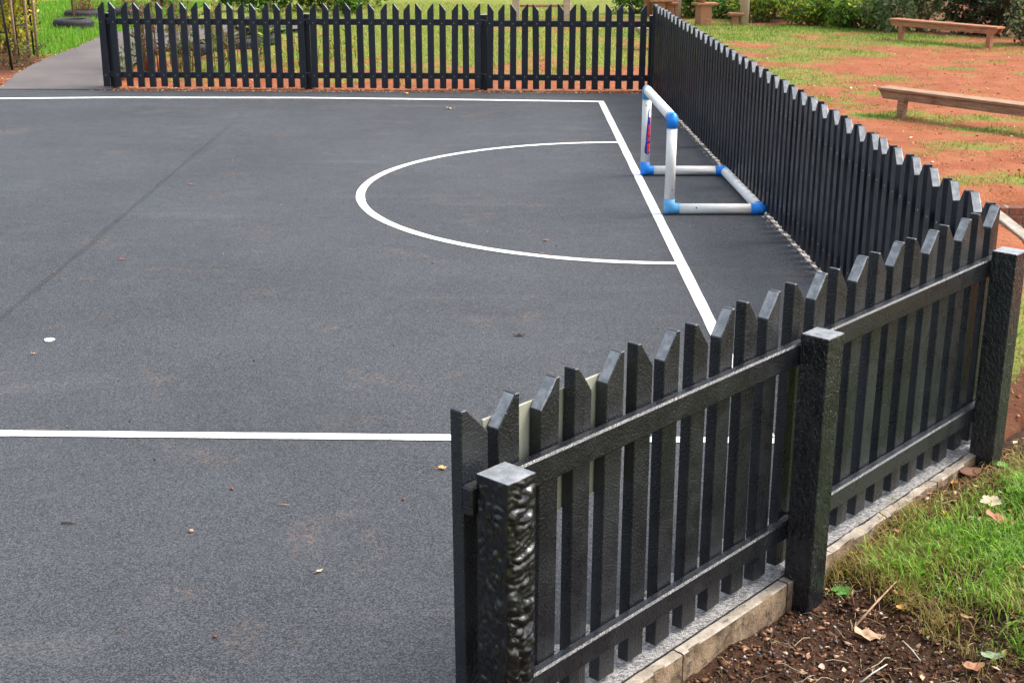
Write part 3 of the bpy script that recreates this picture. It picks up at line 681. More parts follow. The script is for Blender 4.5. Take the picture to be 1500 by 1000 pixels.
# ------------------------------------------------------------------ tyres
def tyre(x, y, r_, h_, label, z=None, tilt=0):
    bm = bmesh.new(); n = 32; prof = []
    ri = r_*.60
    for q in [(ri, .0), (r_*.82, .0), (r_*.95, h_*.10), (r_, h_*.28), (r_, h_*.72), (r_*.95, h_*.90), (r_*.82, h_), (ri+.02, h_*.97), (ri, h_*.88), (ri+.03, h_*.6), (ri+.03, h_*.3)]: prof.append(q)
    rings = []
    for k in range(n):
        a = 2*math.pi*k/n; rings.append([bm.verts.new((q[0]*math.cos(a)*(1+.012*math.sin(3*a)), q[0]*math.sin(a), q[1])) for q in prof])
    m_ = len(prof)
    for k in range(n):
        A, B = rings[k], rings[(k+1) % n]
        for j in range(m_): bm.faces.new((A[j], B[j], B[(j+1) % m_], A[(j+1) % m_])).smooth = True
    fix(bm); root = inst('old_tyre', bm_mesh('old_tyre', bm, M_rub)); root.location = (x, y, (hz(x, y)-.02) if z is None else z); root.rotation_euler = (tilt, 0, random.random()*6)
    tag(root, label, 'tyre', 'old tyres used as planters')
    # tread grooves as a part: thin raised blocks round the wall
    gb = bmesh.new()
    for k in range(44):
        a = 2*math.pi*k/44; M_ = Matrix.Rotation(a, 4, 'Z')
        for z0, z1 in ((h_*.30, h_*.48), (h_*.52, h_*.70)): box(gb, r_*.985, r_+.007, -.018, .018, z0, z1, 0, 1, M_)
    g = inst('tread', bm_mesh('tread', gb, M_rub), root); g['kind'] = 'stuff'; return root
tyre(-7.67, 25.3, .35, .20, 'black tyre lying in bright grass, nearest the gate opening')
tyre(-8.0, 27.1, .36, .19, 'black tyre planter just behind the nearest one, with reddish twigs growing in it')
tyre(-7.25, 27.4, .36, .19, 'black tyre planter at the right end of the back pair by the fence post')
tyre(-4.55, 20.9, .32, .17, 'low black tyre behind the far fence near the brown stems')
tyre(-4.02, 21.7, .33, .19, 'black tyre behind the far fence, middle of three')
tyre(-3.95, 22.7, .34, .19, 'black tyre leaning on another behind the far fence, topmost of three', .17, .12)
tyre(-3.95, 22.75, .34, .19, 'black tyre lying under the leaning one behind the far fence')

# ------------------------------------------------------------------ plants
def pal(n, cols, jit=.25, wts=None):
    c = np.array(cols)[rng.choice(len(cols), n, p=wts)]; return np.clip(c*(1+jit*(rng.random((n, 1))-.5)*2), 0, 1)
def leaves_geo(P, size, up_bias=.4, aspect=.5):
    """diamond leaves, each folded along its midrib: 2 quads-> 2 tris each side"""
    n = len(P); d_ = rng.normal(size=(n, 3)); d_[:, 2] += up_bias*.3; d_ /= np.linalg.norm(d_, axis=1)[:, None]
    nr = rng.normal(size=(n, 3)); nr[:, 2] += up_bias*2; s_ = np.cross(d_, nr); s_ /= np.linalg.norm(s_, axis=1)[:, None]+1e-9
    nn = np.cross(s_, d_); L = size*(.6+.8*rng.random((n, 1)))
    a = P; b = P+d_*L*.45+s_*L*aspect*.5+nn*L*.08; c = P+d_*L+nn*(-L*.06); e = P+d_*L*.45-s_*L*aspect*.5+nn*L*.08
    V = np.stack([a, b, c, e], 1).reshape(-1, 3); I = np.arange(n)*4
    F = np.concatenate([np.stack([I, I+1, I+2], 1), np.stack([I, I+2, I+3], 1)]); return V, F
def shrub(x, y, rx, ry, h, n, size, cols, label, wts=None, lumps=10, group='shrubs of the hedge beyond the play area', name='shrub', aspect=.5, z0=None):
    z = hz(x, y)-.02 if z0 is None else z0
    root = empty(name, (x, y, z)); tag(root, label, 'shrub', group)
    C = []
    for k in range(lumps):
        a = rng.random()*6.283; q = math.sqrt(rng.random())*.72
        C.append((rx*q*math.cos(a), ry*q*math.sin(a), h*(.18+.62*rng.random()), .25+.22*rng.random()))
    C = np.array(C); idx = rng.integers(0, lumps, n); c = C[idx]
    v = rng.normal(size=(n, 3)); v /= np.linalg.norm(v, axis=1)[:, None]; rr_ = (.55+.45*rng.random((n, 1))**.6)
    P = c[:, :3]+v*rr_*np.stack([c[:, 3]*rx*1.1, c[:, 3]*ry*1.1, c[:, 3]*h*.8], 1); P[:, 2] = np.maximum(P[:, 2], .01)
    V, F = leaves_geo(P, size, .5, aspect); col = pal(n, cols, .35, wts)
    f_ = inst('foliage', np_mesh('foliage', V, F, M_leaf, np.concatenate([col, col])), root)
    bm = bmesh.new()
    for k in range(7):
        c_ = C[k % lumps]; tube(bm, [(c_[0]*.15, c_[1]*.15, -.05), (c_[0]*.6, c_[1]*.6, c_[2]*.5), (c_[0], c_[1], c_[2])], [.022, .015, .006], 5)
    fix(bm); inst('stem', bm_mesh('stem', bm, M_stem), root); return root
GRN = [(.08, .18, .025), (.13, .27, .03), (.19, .34, .04), (.04, .09, .02)]
YEL = [(.40, .42, .04), (.52, .40, .05), (.18, .33, .04), (.09, .20, .03)]
GRY = [(.15, .22, .08), (.22, .29, .13), (.07, .12, .04), (.29, .34, .16)]
DRK = [(.018, .034, .014), (.035, .06, .022), (.06, .085, .03), (.09, .035, .018)]
shrub(2.9, 28.6, .9, .6, .75, 2600, .085, GRN, 'leafy green hedge shrub behind the stepping posts')
shrub(4.1, 27.6, .8, .55, .60, 2600, .08, GRN, 'low green shrub between the thick stepping post and the tall post')
shrub(5.0, 26.6, .8, .5, .62, 3000, .075, YEL+GRN, 'yellow flecked ground shrub right of the tall timber post', )
shrub(5.85, 25.9, .75, .5, .66, 3000, .075, YEL+GRN, 'yellow green shrub in the middle of the hedge')
shrub(6.55, 25.2, .7, .5, .8, 3000, .085, GRN+YEL[:1], 'taller green shrub left of the reddish bench')
shrub(7.35, 24.7, .85, .55, 1.25, 5200, .085, GRY, 'grey green holly-like shrub behind the reddish bench')
shrub(8.75, 24.2, 1.0, .6, 1.5, 4600, .09, DRK, 'very dark tall shrub with brownish stems behind the bench')
shrub(8.55, 22.45, .62, .45, 1.1, 3800, .075, GRY+DRK, 'dull green shrub at the right end of the reddish bench')
shrub(6.2, 27.4, 1.6, .6, 1.4, 3800, .10, DRK, 'dark shrub mass behind the yellow flecked shrubs')
shrub(4.0, 29.2, 1.6, .6, 1.2, 3200, .10, GRN+DRK, 'dark green shrub behind the play trail')
shrub(-3.6, 29.6, 1.3, .6, .9, 3200, .10, YEL+GRN, 'leafy yellow green shrub behind the left half of the far fence', group='shrubs behind the far fence')
shrub(-5.2, 29.3, .9, .6, .9, 2400, .10, GRN+YEL[2:], 'bright green shrub behind the far fence above the path', group='shrubs behind the far fence')
shrub(-3.05, 28.0, .35, .3, .75, 900, .09, GRN, 'upright leafy plant behind the second fence post', group='shrubs behind the far fence')
shrub(-7.1, 29.4, .5, .4, .7, 1100, .08, GRN, 'small green bush behind the tyre planters', group='shrubs behind the far fence')
# wild border behind the trellis at the far left
shrub(-7.55, 21.0, .75, 1.0, 1.5, 5200, .07, [(.55, .56, .05), (.34, .44, .05), (.70, .52, .06), (.18, .18, .05)], 'yellow green bush behind the canes and iron trellis', group='border plants by the path')
shrub(-7.75, 22.7, .42, .6, 1.05, 3000, .06, [(.24, .20, .07), (.16, .17, .05), (.12, .07, .04), (.30, .25, .11)], 'brownish dry bush at the right of the iron trellis', group='border plants by the path')

def stems_plant(x, y, h, n, spread, leafn, lsize, cols, label, mat=M_stem, rad=.008, group='plants behind the far fence', lean=.25, leafy=(.2, 1.)):
    root = empty('stemmed_plant', (x, y, hz(x, y)-.02)); tag(root, label, 'plant', group); bm = bmesh.new(); tips = []
    for k in range(n):
        a = rng.random()*6.283; q = spread*math.sqrt(rng.random()); bx_, by_ = q*math.cos(a), q*math.sin(a)
        lx, ly = rng.normal(0, lean*.5), rng.normal(0, lean*.5); hh = h*(.6+.5*rng.random())
        pts = [(bx_+lx*f*f, by_+ly*f*f, hh*f) for f in (0, .35, .7, 1)]
        tube(bm, pts, [rad, rad*.85, rad*.6, rad*.25], 5); tips.append(pts)
    fix(bm); inst('stem', bm_mesh('stem', bm, mat), root)
    if leafn:
        P = []
        for _ in range(leafn):
            p = tips[rng.integers(0, n)]; f = leafy[0]+(leafy[1]-leafy[0])*rng.random(); q = np.interp([f], [0, .35, .7, 1], [p[0][0], p[1][0], p[2][0], p[3][0]])[0]; r2 = np.interp([f], [0, .35, .7, 1], [p[0][1], p[1][1], p[2][1], p[3][1]])[0]
            P.append((q, r2, p[3][2]*f))
        V, F = leaves_geo(np.array(P), lsize, .5, .35); c = pal(leafn, cols, .3)
        inst('foliage', np_mesh('foliage', V, F, M_leaf, np.concatenate([c, c])), root)
    return root
BRN = [(.22, .11, .05), (.30, .17, .08), (.13, .07, .04), (.14, .17, .04)]
stems_plant(-4.72, 18.75, 1.15, 26, .16, 420, .07, BRN, 'dense clump of tall brown stems behind the far fence')
stems_plant(-4.25, 18.7, .9, 12, .14, 160, .09, [(.07, .16, .02), (.12, .20, .03), (.2, .2, .05)], 'green leafy sprigs right of the brown clump behind the far fence', rad=.006)
stems_plant(-3.75, 18.9, .75, 9, .2, 120, .09, [(.08, .17, .03), (.15, .2, .04), (.25, .22, .07)], 'thin leafy plant in front of the tyres behind the far fence', rad=.005)
stems_plant(-4.9, 18.1, .55, 7, .1, 90, .08, [(.07, .16, .03), (.12, .2, .03)], 'short leafy plant just behind the fence end post', rad=.005)
stems_plant(-4.0, 20.0, .95, 12, .25, 220, .10, [(.10, .20, .03), (.22, .30, .05), (.32, .22, .08)], 'bushy mixed green plant growing between the tyres behind the far fence', rad=.006)
stems_plant(-3.3, 19.9, .85, 12, .22, 200, .10, [(.14, .28, .03), (.26, .34, .05), (.08, .16, .03)], 'bright leafy plant right of the tyres behind the far fence', rad=.006)
stems_plant(-4.55, 19.6, 1.2, 14, .2, 260, .08, BRN, 'second clump of brown stems right behind the dense one', rad=.007)
stems_plant(-2.75, 19.5, .8, 10, .25, 150, .08, YEL, 'yellow green plant behind the second fence post', rad=.005)
stems_plant(-2.3, 20.3, .55, 9, .3, 110, .08, YEL, 'low yellow green plant right of the second fence post', rad=.005)
stems_plant(-8.0, 27.1, .75, 34, .22, 260, .06, [(.30, .07, .03), (.22, .08, .04), (.2, .2, .04)], 'reddish twigs growing out of a tyre planter', rad=.006, lean=.5, group='plants in the tyres')
stems_plant(-7.25, 27.4, .5, 22, .2, 200, .07, [(.30, .10, .04), (.15, .2, .03), (.3, .25, .08)], 'russet plant in the right tyre planter', rad=.005, lean=.4, group='plants in the tyres')
stems_plant(-7.0, 20.2, .35, 24, .3, 240, .06, [(.10, .09, .03), (.16, .14, .05), (.05, .08, .03)], 'tangled dry undergrowth at the foot of the trellis', rad=.004, lean=.5, group='border plants by the path')
stems_plant(-6.85, 19.5, .25, 18, .25, 180, .06, [(.08, .10, .04), (.16, .12, .05), (.05, .09, .04)], 'dark low plants at the edge of the path below the trellis', rad=.004, lean=.5, group='border plants by the path')
play_post(-8.05, 26.6, .05, .9, 'thin dark stake standing beside the tyre planters', M_stem)['group'] = 'garden stakes'

# iron trellis with bamboo canes
tr = empty('iron_trellis', (-6.95, 19.9, hz(-6.95, 19.9)-.02)); tag(tr, 'black iron garden trellis with thin bars beside the path', 'trellis')
T0 = Vector((-6.95, 19.9, 0))
bars = [((-6.76, 19.3, 0), (-6.93, 19.5, 1.75)), ((-7.03, 20.4, 0), (-7.08, 20.45, 1.75)), ((-6.955, 20.86, 0), (-6.98, 20.9, 1.75)), ((-7.35, 19.7, 0), (-7.40, 19.8, 1.75))]
for a, b in bars:
    bm = bmesh.new(); tube(bm, [Vector(a)-T0, Vector(b)-T0], .017, 8); fix(bm); inst('bar', bm_mesh('bar', bm, M_iron), tr)
for z_ in (.50, 1.1, 1.7):
    for i, j in ((1, 2), (0, 3), (0, 1)):
        f = z_/1.75; p = Vector(bars[i][0]).lerp(Vector(bars[i][1]), f); q = Vector(bars[j][0]).lerp(Vector(bars[j][1]), f)
        if (i, j) == (0, 1) and z_ < 1: continue
        bm = bmesh.new(); tube(bm, [p-T0, q-T0], .012, 6); fix(bm); inst('cross_bar', bm_mesh('cross_bar', bm, M_iron), tr)
CL = ['leaning bamboo cane at the left edge of view in front of the iron trellis', 'bamboo cane just right of the nearest black iron bar', 'bamboo cane between the two middle iron bars', 'bamboo cane close beside the rightmost iron bar', 'bamboo cane behind the nearest iron bar, furthest left', 'bamboo cane standing left of the rightmost iron bar by the path']
for k, (x, y, lx) in enumerate([(-6.93, 19.3, -.12), (-6.92, 20.0, -.03), (-6.90, 20.45, .03), (-6.98, 20.75, -.05), (-7.2, 19.6, .08), (-6.82, 20.6, .0)]):
    bm = bmesh.new(); tube(bm, [(0, 0, -.05), (lx*.5, .02, .9), (lx, .03, 1.8)], [.022, .02, .015], 7); fix(bm)
    o = inst('bamboo_cane', bm_mesh('bamboo_cane', bm, M_cane)); o.location = (x, y, hz(x, y)-.02); tag(o, CL[k], 'cane', 'bamboo canes at the trellis')

# ------------------------------------------------------------------ grass, mulch and litter
def blades(name, P, h, wd, cols, wts=None, lean=.5, seg=2, kind='stuff'):
    n = len(P); a = rng.random(n)*6.283; d_ = np.stack([np.cos(a), np.sin(a), np.zeros(n)], 1); s_ = np.stack([-np.sin(a), np.cos(a), np.zeros(n)], 1)
    H = (h*(.45+.9*rng.random(n)))[:, None]; ln = (lean*(.2+1.2*rng.random(n)))[:, None]; Wd = (wd*(.6+.8*rng.random(n)))[:, None]; zz_ = np.array([[0, 0, 1.]])
    col = pal(n, cols, .3, wts)
    if seg == 1:
        V = np.stack([P-s_*Wd/2, P+s_*Wd/2, P+zz_*H+d_*H*ln], 1).reshape(-1, 3); F = np.arange(n*3).reshape(-1, 3); C_ = col
    else:
        m1 = P+zz_*H*.5+d_*H*ln*.25; m2 = P+zz_*H*.85+d_*H*ln*.7; tp = P+zz_*H*(1-.18*ln)+d_*H*ln*1.15
        V = np.stack([P-s_*Wd/2, P+s_*Wd/2, m1+s_*Wd*.45, m1-s_*Wd*.45, m2+s_*Wd*.3, m2-s_*Wd*.3, tp], 1).reshape(-1, 3); I = np.arange(n)*7
        F = np.concatenate([np.stack(q, 1) for q in ((I, I+1, I+2), (I, I+2, I+3), (I+3, I+2, I+4), (I+3, I+4, I+5), (I+5, I+4, I+6))]); C_ = np.concatenate([col]*5)
    o = inst(name, np_mesh(name, V, F, M_blade, C_)); o['kind'] = kind; return o
# near patch
n = 150000; U = 1.35+rng.random(n)*3.4; Nn = .06+rng.random(n)*1.1
pu = np.array([(1.78, .085), (2.05, .07), (2.42, .075), (2.95, .11), (3.35, .2), (4.6, .0), (5.2, .5), (4.6, 1.2), (2.4, 1.15), (1.75, 1.1), (1.42, 1.05), (1.52, .66), (1.68, .46), (1.74, .30)])
def inpoly(x, y, poly_):
    c = np.zeros(len(x), bool); j = len(poly_)-1
    for i in range(len(poly_)):
        xi, yi = poly_[i]; xj, yj = poly_[j]
        c ^= ((yi > y) != (yj > y)) & (x < (xj-xi)*(y-yi)/(yj-yi+1e-12)+xi); j = i
    return c
def edge_dist(x, y, poly_):
    d_ = np.full(len(x), 9.)
    for i in range(len(poly_)):
        a = poly_[i]; b = poly_[(i+1) % len(poly_)]; e = b-a; t_ = np.clip(((x-a[0])*e[0]+(y-a[1])*e[1])/(e@e), 0, 1)
        d_ = np.minimum(d_, np.hypot(x-a[0]-t_*e[0], y-a[1]-t_*e[1]))
    return d_
ins = inpoly(U, Nn, pu); ed = edge_dist(U, Nn, pu)*np.where(ins, 1, -1)
keep = (rng.random(n) < np.where(Nn > .62, 1-.75*sm(2.5, 1.5, U), 1)) & (rng.random(n) < sm(-.07, .22, ed+.06*vnoise(U, Nn, 9, 50))*(.15+.85*sm(-.35, .25, vnoise(U, Nn, 4.5, 51)+.2)))
keep &= ~((U > 2.85) & (U < 3.5) & (Nn < .28) & (rng.random(n) < .6))
U, Nn, ed = U[keep], Nn[keep], ed[keep]
x_ = N0.x+un.x*U+mn.x*Nn; y_ = N0.y+un.y*U+mn.y*Nn; P = np.stack([x_, y_, soil_z(x_, y_)-.004], 1)
lush = sm(.02, .26, ed)*(.30+.58*sm(-.3, .3, vnoise(U, Nn, 4, 52)))
L_ = rng.random(len(P)) < lush
GB = [(.14, .33, .022), (.26, .48, .04), (.08, .22, .018), (.40, .52, .10)]
DB = [(.34, .30, .06), (.42, .30, .12), (.22, .27, .04), (.30, .19, .07)]
blades('lawn_grass', P[L_], .062, .0040, GB, [.35, .3, .2, .15], .9)
blades('dry_grass', P[~L_], .046, .0028, DB, None, 1.2)
# coarse turf on the far bank and behind the fences
def far_turf(x0, x1, y0, y1, n, h, wd):
    x = x0+rng.random(n)*(x1-x0); y = y0+rng.random(n)*(y1-y0); z, d_ = height(x, y); g = grass_at(x, y)
    dbk = y-y_back(x)
    ok = (d_ > .25) & (rng.random(n) < sm(.20, .62, g+.35*vnoise(x, y, 5, 60))) & ~((dbk > 0) & (dbk < .55) & (x < 1.9) & (x > -4.8)) & ~((x > -6.5) & (x < -4.6) & (y < 24) & (y > 16)) & (z > -.15)
    onpath = (x > -6.5) & (x < -3.2) & (y > 22.0) & (y < 26)
    ok &= ~onpath
    return x[ok], y[ok], z[ok], g[ok]
x, y, z, g = far_turf(1.9, 9, 5.9, 26.5, 165000, .04, .01); P = np.stack([x, y, z-.004], 1)
q = rng.random(len(P)) < sm(.5, .95, g)*.75
blades('bank_grass', P[q], .050, .011, [(.13, .27, .025), (.20, .32, .035), (.09, .20, .02)], None, .6, 1)
blades('bank_dry_grass', P[~q], .036, .010, [(.36, .32, .09), (.28, .28, .06), (.44, .36, .16), (.20, .26, .05)], None, .8, 1)
x, y, z, g = far_turf(-5, 1.95, 17.3, 31, 90000, .05, .01); P = np.stack([x, y, z-.004], 1)
q = rng.random(len(P)) < .45
blades('field_grass', P[q], .060, .012, [(.26, .40, .05), (.33, .44, .06), (.18, .32, .035)], None, .6, 1)
blades('field_dry_grass', P[~q], .05, .011, [(.40, .36, .10), (.32, .33, .07), (.46, .37, .16)], None, .8, 1)
x, y, z, g = far_turf(-10, -6.3, 17.8, 31, 60000, .05, .01); P = np.stack([x, y, z-.004], 1)
ok = (g > .45) & ~((x > -7.9) & (x < -6.6) & (y < 21.0)); blades('verge_grass', P[ok], .085, .014, [(.13, .36, .015), (.20, .42, .03), (.09, .25, .015), (.36, .34, .10)], [.35, .3, .25, .1], .5, 1)

def chips(name, P, size, cols, flat=.5, kind='stuff', wts=None):
    """small irregular tetra/octa chips"""
    n = len(P); base = np.array([(1, 0, 0), (-.5, .8, 0), (-.6, -.8, 0), (.1, .1, 1), (0, 0, -1)], float)
    a = rng.random(n)*6.283; ca, sa = np.cos(a), np.sin(a); s_ = (size*(.4+1.2*rng.random(n)**2))[:, None]
    B = base[None]*(.55+.9*rng.random((n, 5, 3))); B[:, :, 2] *= flat; B[:, :, 1] *= (.4+.6*rng.random(n))[:, None]
    tl = rng.normal(0, .35, n)[:, None]; B[:, :, 2] = B[:, :, 2]+B[:, :, 0]*tl
    X_ = B[:, :, 0]*ca[:, None]-B[:, :, 1]*sa[:, None]; Y_ = B[:, :, 0]*sa[:, None]+B[:, :, 1]*ca[:, None]
    V = (np.stack([X_, Y_, B[:, :, 2]], -1)*s_[:, :, None]+P[:, None, :]).reshape(-1, 3); I = np.arange(n)*5
    F = np.concatenate([np.stack(q, 1) for q in ((I, I+1, I+3), (I+1, I+2, I+3), (I+2, I, I+3), (I+1, I, I+4), (I+2, I+1, I+4), (I, I+2, I+4))]); c = pal(n, cols, .35, wts)
    o = inst(name, np_mesh(name, V, F, M_litter, np.concatenate([c]*6))); o['kind'] = kind; return o
def bed_pts(n, u0, u1, n0, n1, dens=None):
    U = u0+rng.random(n)*(u1-u0); Nn = n0+(n1-n0)*rng.random(n); x = N0.x+un.x*U+mn.x*Nn; y = N0.y+un.y*U+mn.y*Nn
    return np.stack([x, y, soil_z(x, y)+.002], 1), U, Nn
P, _, _ = bed_pts(15000, -.6, 2.1, .09, 1.15)
chips('bark_mulch', P, .0085, [(.045, .022, .012), (.09, .042, .022), (.16, .075, .04), (.025, .014, .01), (.30, .18, .11)], .4, wts=[.34, .3, .18, .12, .06])
P, _, _ = bed_pts(2600, -.6, 2.2, .09, 1.15)
chips('bark_mulch', P, .017, [(.055, .028, .016), (.12, .055, .03), (.22, .11, .06), (.40, .26, .17)], .3, wts=[.4, .3, .2, .1])
P, _, _ = bed_pts(1600, -.4, 2.0, .085, .9)
chips('gravel', P, .0065, [(.36, .30, .25), (.22, .17, .14), (.5, .46, .42), (.14, .13, .14)], .8)
P, _, _ = bed_pts(3500, 1.9, 4.8, .085, 1.2)
chips('bark_mulch', P, .011, [(.10, .05, .028), (.22, .11, .06), (.36, .22, .13), (.5, .38, .26)], .3)
# crumbled dry leaves lying flat on the mulch and the thin grass
P, U, Nn = bed_pts(420, .5, 4.6, .1, 1.25); P[:, 2] += np.where(U > 2., .02, .006)
V, F = leaves_geo(P, .027, 1.5, .55); lc = pal(len(P), [(.50, .33, .2), (.40, .2, .11), (.58, .46, .3), (.28, .13, .07)], .3)
V = V.reshape(-1, 4, 3); V[:, :, 2] = P[:, None, 2]+(V[:, :, 2]-P[:, None, 2])*.45; V = V.reshape(-1, 3)
inst('leaf_crumbs', np_mesh('leaf_crumbs', V, F, M_litter, np.concatenate([lc, lc])))['kind'] = 'stuff'
# straw and thin twigs in one mass
def straws(name, n, u0, u1, n0, n1, L0, cols, rad=.0011):
    bm = bmesh.new(); lay = bm.loops.layers.float_color.new('Col')
    for _ in range(n):
        u, q = random.uniform(u0, u1), random.uniform(n0, n1); p = soil(u, q); a = random.random()*6.283; L = L0*random.uniform(.4, 1.3); bend = random.uniform(-.4, .4)
        pts = []
        for f in (0, .33, .66, 1):
            aa = a+bend*f; pts.append(p+Vector((math.cos(aa), math.sin(aa), 0))*L*f+Vector((0, 0, .006+.02*random.random()*math.sin(f*3))))
        k0 = len(bm.faces); tube(bm, pts, rad*random.uniform(.7, 1.5), 4, False); c = random.choice(cols); s_ = random.uniform(.7, 1.2)
        bm.faces.ensure_lookup_table()
        for f_ in bm.faces[k0:]:
            for l in f_.loops: l[lay] = (c[0]*s_, c[1]*s_, c[2]*s_, 1)
    inst(name, bm_mesh(name, bm, M_litter))['kind'] = 'stuff'
straws('straw', 170, .6, 2.3, .12, 1.0, .075, [(.45, .33, .18), (.30, .19, .10), (.5, .42, .28), (.16, .09, .05)])
straws('straw', 200, 2.0, 3.3, .085, .30, .07, [(.42, .25, .10), (.5, .36, .18), (.30, .17, .08)])
straws('straw', 60, 3.0, 4.6, .1, .7, .08, [(.42, .3, .15), (.3, .2, .12)])
# litter along the foot of the back fence and by the path
n = 2600; x = rng.uniform(-5.0, 1.85, n); y = y_back(x)-.10+np.abs(rng.normal(0, .16, n))*1.2-.05
P = np.stack([x, y, np.where(y < y_back(x)-.09, .003, np.maximum(height(x, y)[0], -.02)+.004)], 1)
chips('leaf_litter', P, .018, [(.42, .22, .12), (.50, .34, .2), (.28, .12, .07), (.58, .46, .32), (.22, .08, .045)], .25)
n = 700; y = rng.uniform(17.2, 23.6, n); x = np.interp(y, [17.0, 19.56, 23.2], [-6.2, -6.46, -6.6])+rng.normal(0, .09, n); P = np.stack([x, y, height(x, y)[0]*0+.012], 1)
chips('leaf_litter', P, .02, [(.42, .24, .14), (.50, .36, .2), (.28, .12, .07)], .25)
n = 900; x = rng.uniform(2.2, 9, n); y = rng.uniform(8, 26, n); P = np.stack([x, y, height(x, y)[0]+.006], 1)
chips('leaf_litter', P, .018, [(.55, .36, .22), (.62, .50, .36), (.28, .12, .07), (.7, .62, .5)], .3)
n = 500; x = rng.uniform(-4, 1.9, n); y = rng.uniform(17.6, 28, n); P = np.stack([x, y, height(x, y)[0]+.008], 1)
chips('leaf_litter', P, .02, [(.55, .36, .22), (.62, .50, .36), (.38, .2, .1)], .3)
n = 420; x = rng.uniform(-6, 1.9, n); y = 3.4+(16.6-3.4)*rng.random(n)**1.2; okk = ((x-N0.x)*mn.x+(y-N0.y)*mn.y < -.05) & (x < x_right(y)-.05); x, y = x[okk], y[okk]
chips('court_grit', np.stack([x, y, np.full(len(x), .003)], 1), .006, [(.36, .17, .09), (.45, .30, .18), (.05, .04, .04), (.30, .26, .2)], .6)
n = 500; s_ = rng.uniform(.3, 10.8, n); o2 = -np.abs(rng.normal(0, .03, n)); x = RP.x+rd.x*s_+ro.x*o2; y = RP.y+rd.y*s_+ro.y*o2
chips('court_grit', np.stack([x, y, np.full(n, .006)], 1), .008, [(.50, .44, .36), (.36, .27, .19), (.6, .55, .48)], .6)

n = 5200; x = rng.uniform(2.0, 9, n); y = 5.7+19*rng.random(n)**1.35; okk = rng.random(n) > sm(.35, .7, grass_at(x, y)); x, y = x[okk], y[okk]
chips('earth_clods', np.stack([x, y, height(x, y)[0]+.002], 1), .014, [(.26, .075, .032), (.36, .14, .075), (.17, .055, .028), (.42, .2, .12)], .6)
# single fallen leaves and twigs
def leaf_mesh(kind, size, col, curl=.25):
    if kind == 'lobed':
        prof = []
        for k in range(36):
            a = 2*math.pi*k/36; r_ = .55+.30*abs(math.cos(2.5*a))**.8+.06*math.cos(15*a)
            if abs(a-math.pi) < .3: r_ *= .55
            prof.append((r_*math.cos(a), r_*math.sin(a)*.92))
    else:
        prof = [(math.cos(a)*1., math.sin(a)*(.46+.05*math.cos(7*a))*(1-.25*math.cos(a))) for a in np.linspace(0, 2*math.pi, 22)[:-1]]
    bm = bmesh.new(); lay = bm.loops.layers.float_color.new('Col')
    rings = []
    for f in (1, .66, .33):
        rings.append([bm.verts.new((x*f*size/2, y*f*size/2, size*curl*((x*f)**2*.35+abs(y*f)*.32+.10*math.sin(x*f*6+y*4)-.05))) for x, y in prof])
    c = bm.verts.new((0, 0, -.02*size)); n_ = len(prof)
    for A, B in zip(rings, rings[1:]):
        for i in range(n_): bm.faces.new((A[i], A[(i+1) % n_], B[(i+1) % n_], B[i])).smooth = True
    for i in range(n_): bm.faces.new((rings[-1][i], rings[-1][(i+1) % n_], c)).smooth = True
    vein = {v for i, v in enumerate(rings[0]) if i % 7 == 0}
    for f in bm.faces:
        s_ = random.uniform(.85, 1.12)
        for l in f.loops: l[lay] = (col[0]*s_, col[1]*s_, col[2]*s_, 1)
    tube(bm, [(-size*.42, 0, .0), (-size*.75, size*.03, .004)], .0012, 4)
    bm.faces.ensure_lookup_table()
    for f in bm.faces[-6:]:
        for l in f.loops: l[lay] = (col[0]*.8, col[1]*.6, col[2]*.5, 1)
    fix(bm); me_ = bm_mesh('fallen_leaf', bm, M_dry); return me_
def bed_leaf(u, n_, kind, size, col, label, tilt=(0, 0), rz=0, lift=.012, curl=.25):
    o = inst('fallen_leaf', leaf_mesh(kind, size, col, curl)); p = soil(u, n_); o.location = (p.x, p.y, p.z+lift); o.rotation_euler = (tilt[0], tilt[1], rz); tag(o, label, 'leaf', 'fallen leaves outside the near fence'); return o
GL = (.10, .26, .04)
bed_leaf(1.724, .165, 'lobed', .090, (.09, .25, .045), 'green lobed leaf lying against the foot of the middle post', (.1, -.1), .4)
bed_leaf(1.85, .265, 'lobed', .065, (.10, .28, .04), 'small green lobed leaf at the edge of grass and mulch', (.35, .2), 1.9)
bed_leaf(3.10, .16, 'lobed', .085, (.16, .34, .08), 'light green lobed leaf at the foot of the corner post', (.1, .1), .2)
bed_leaf(3.10, .055, 'lobed', .075, (.08, .20, .02), 'green leaf standing upright between the kerb and the corner post', (1.1, .2), .5, .05)
bed_leaf(2.918, .10, 'oval', .13, (.16, .07, .04), 'large brown leaf tucked beside the end of the kerb', (.3, .1), .5, .02)
bed_leaf(2.586, .33, 'lobed', .105, (.46, .40, .25), 'pale cream leaf lying on the grass', (.1, -.15), .7, .045)
bed_leaf(2.462, .42, 'oval', .11, (.42, .17, .10), 'curled pinkish brown leaf on the grass next to the cream leaf', (.1, .15), -.5, .045, .5)
bed_leaf(2.391, .225, 'oval', .05, (.55, .24, .05), 'small orange leaf standing in the grass', (.8, .3), 1.2, .04)
bed_leaf(1.52, .385, 'oval', .105, (.50, .33, .21), 'pale tan curled leaf lying on the mulch below the long twig', (.1, .05), -.3, .012, .5)
bed_leaf(1.247, .36, 'oval', .045, (.55, .38, .30), 'small pinkish pointed leaf on the mulch nearest the kerb', (.2, .1), 1.3)
bed_leaf(1.786, .35, 'oval', .07, (.52, .34, .17), 'tan crumpled leaf at the upper end of the long twig', (.2, .2), .8, .018, .6)
bed_leaf(1.724, .39, 'oval', .05, (.58, .30, .08), 'small orange leaf just below the tan crumpled leaf', (.2, .1), 1.)
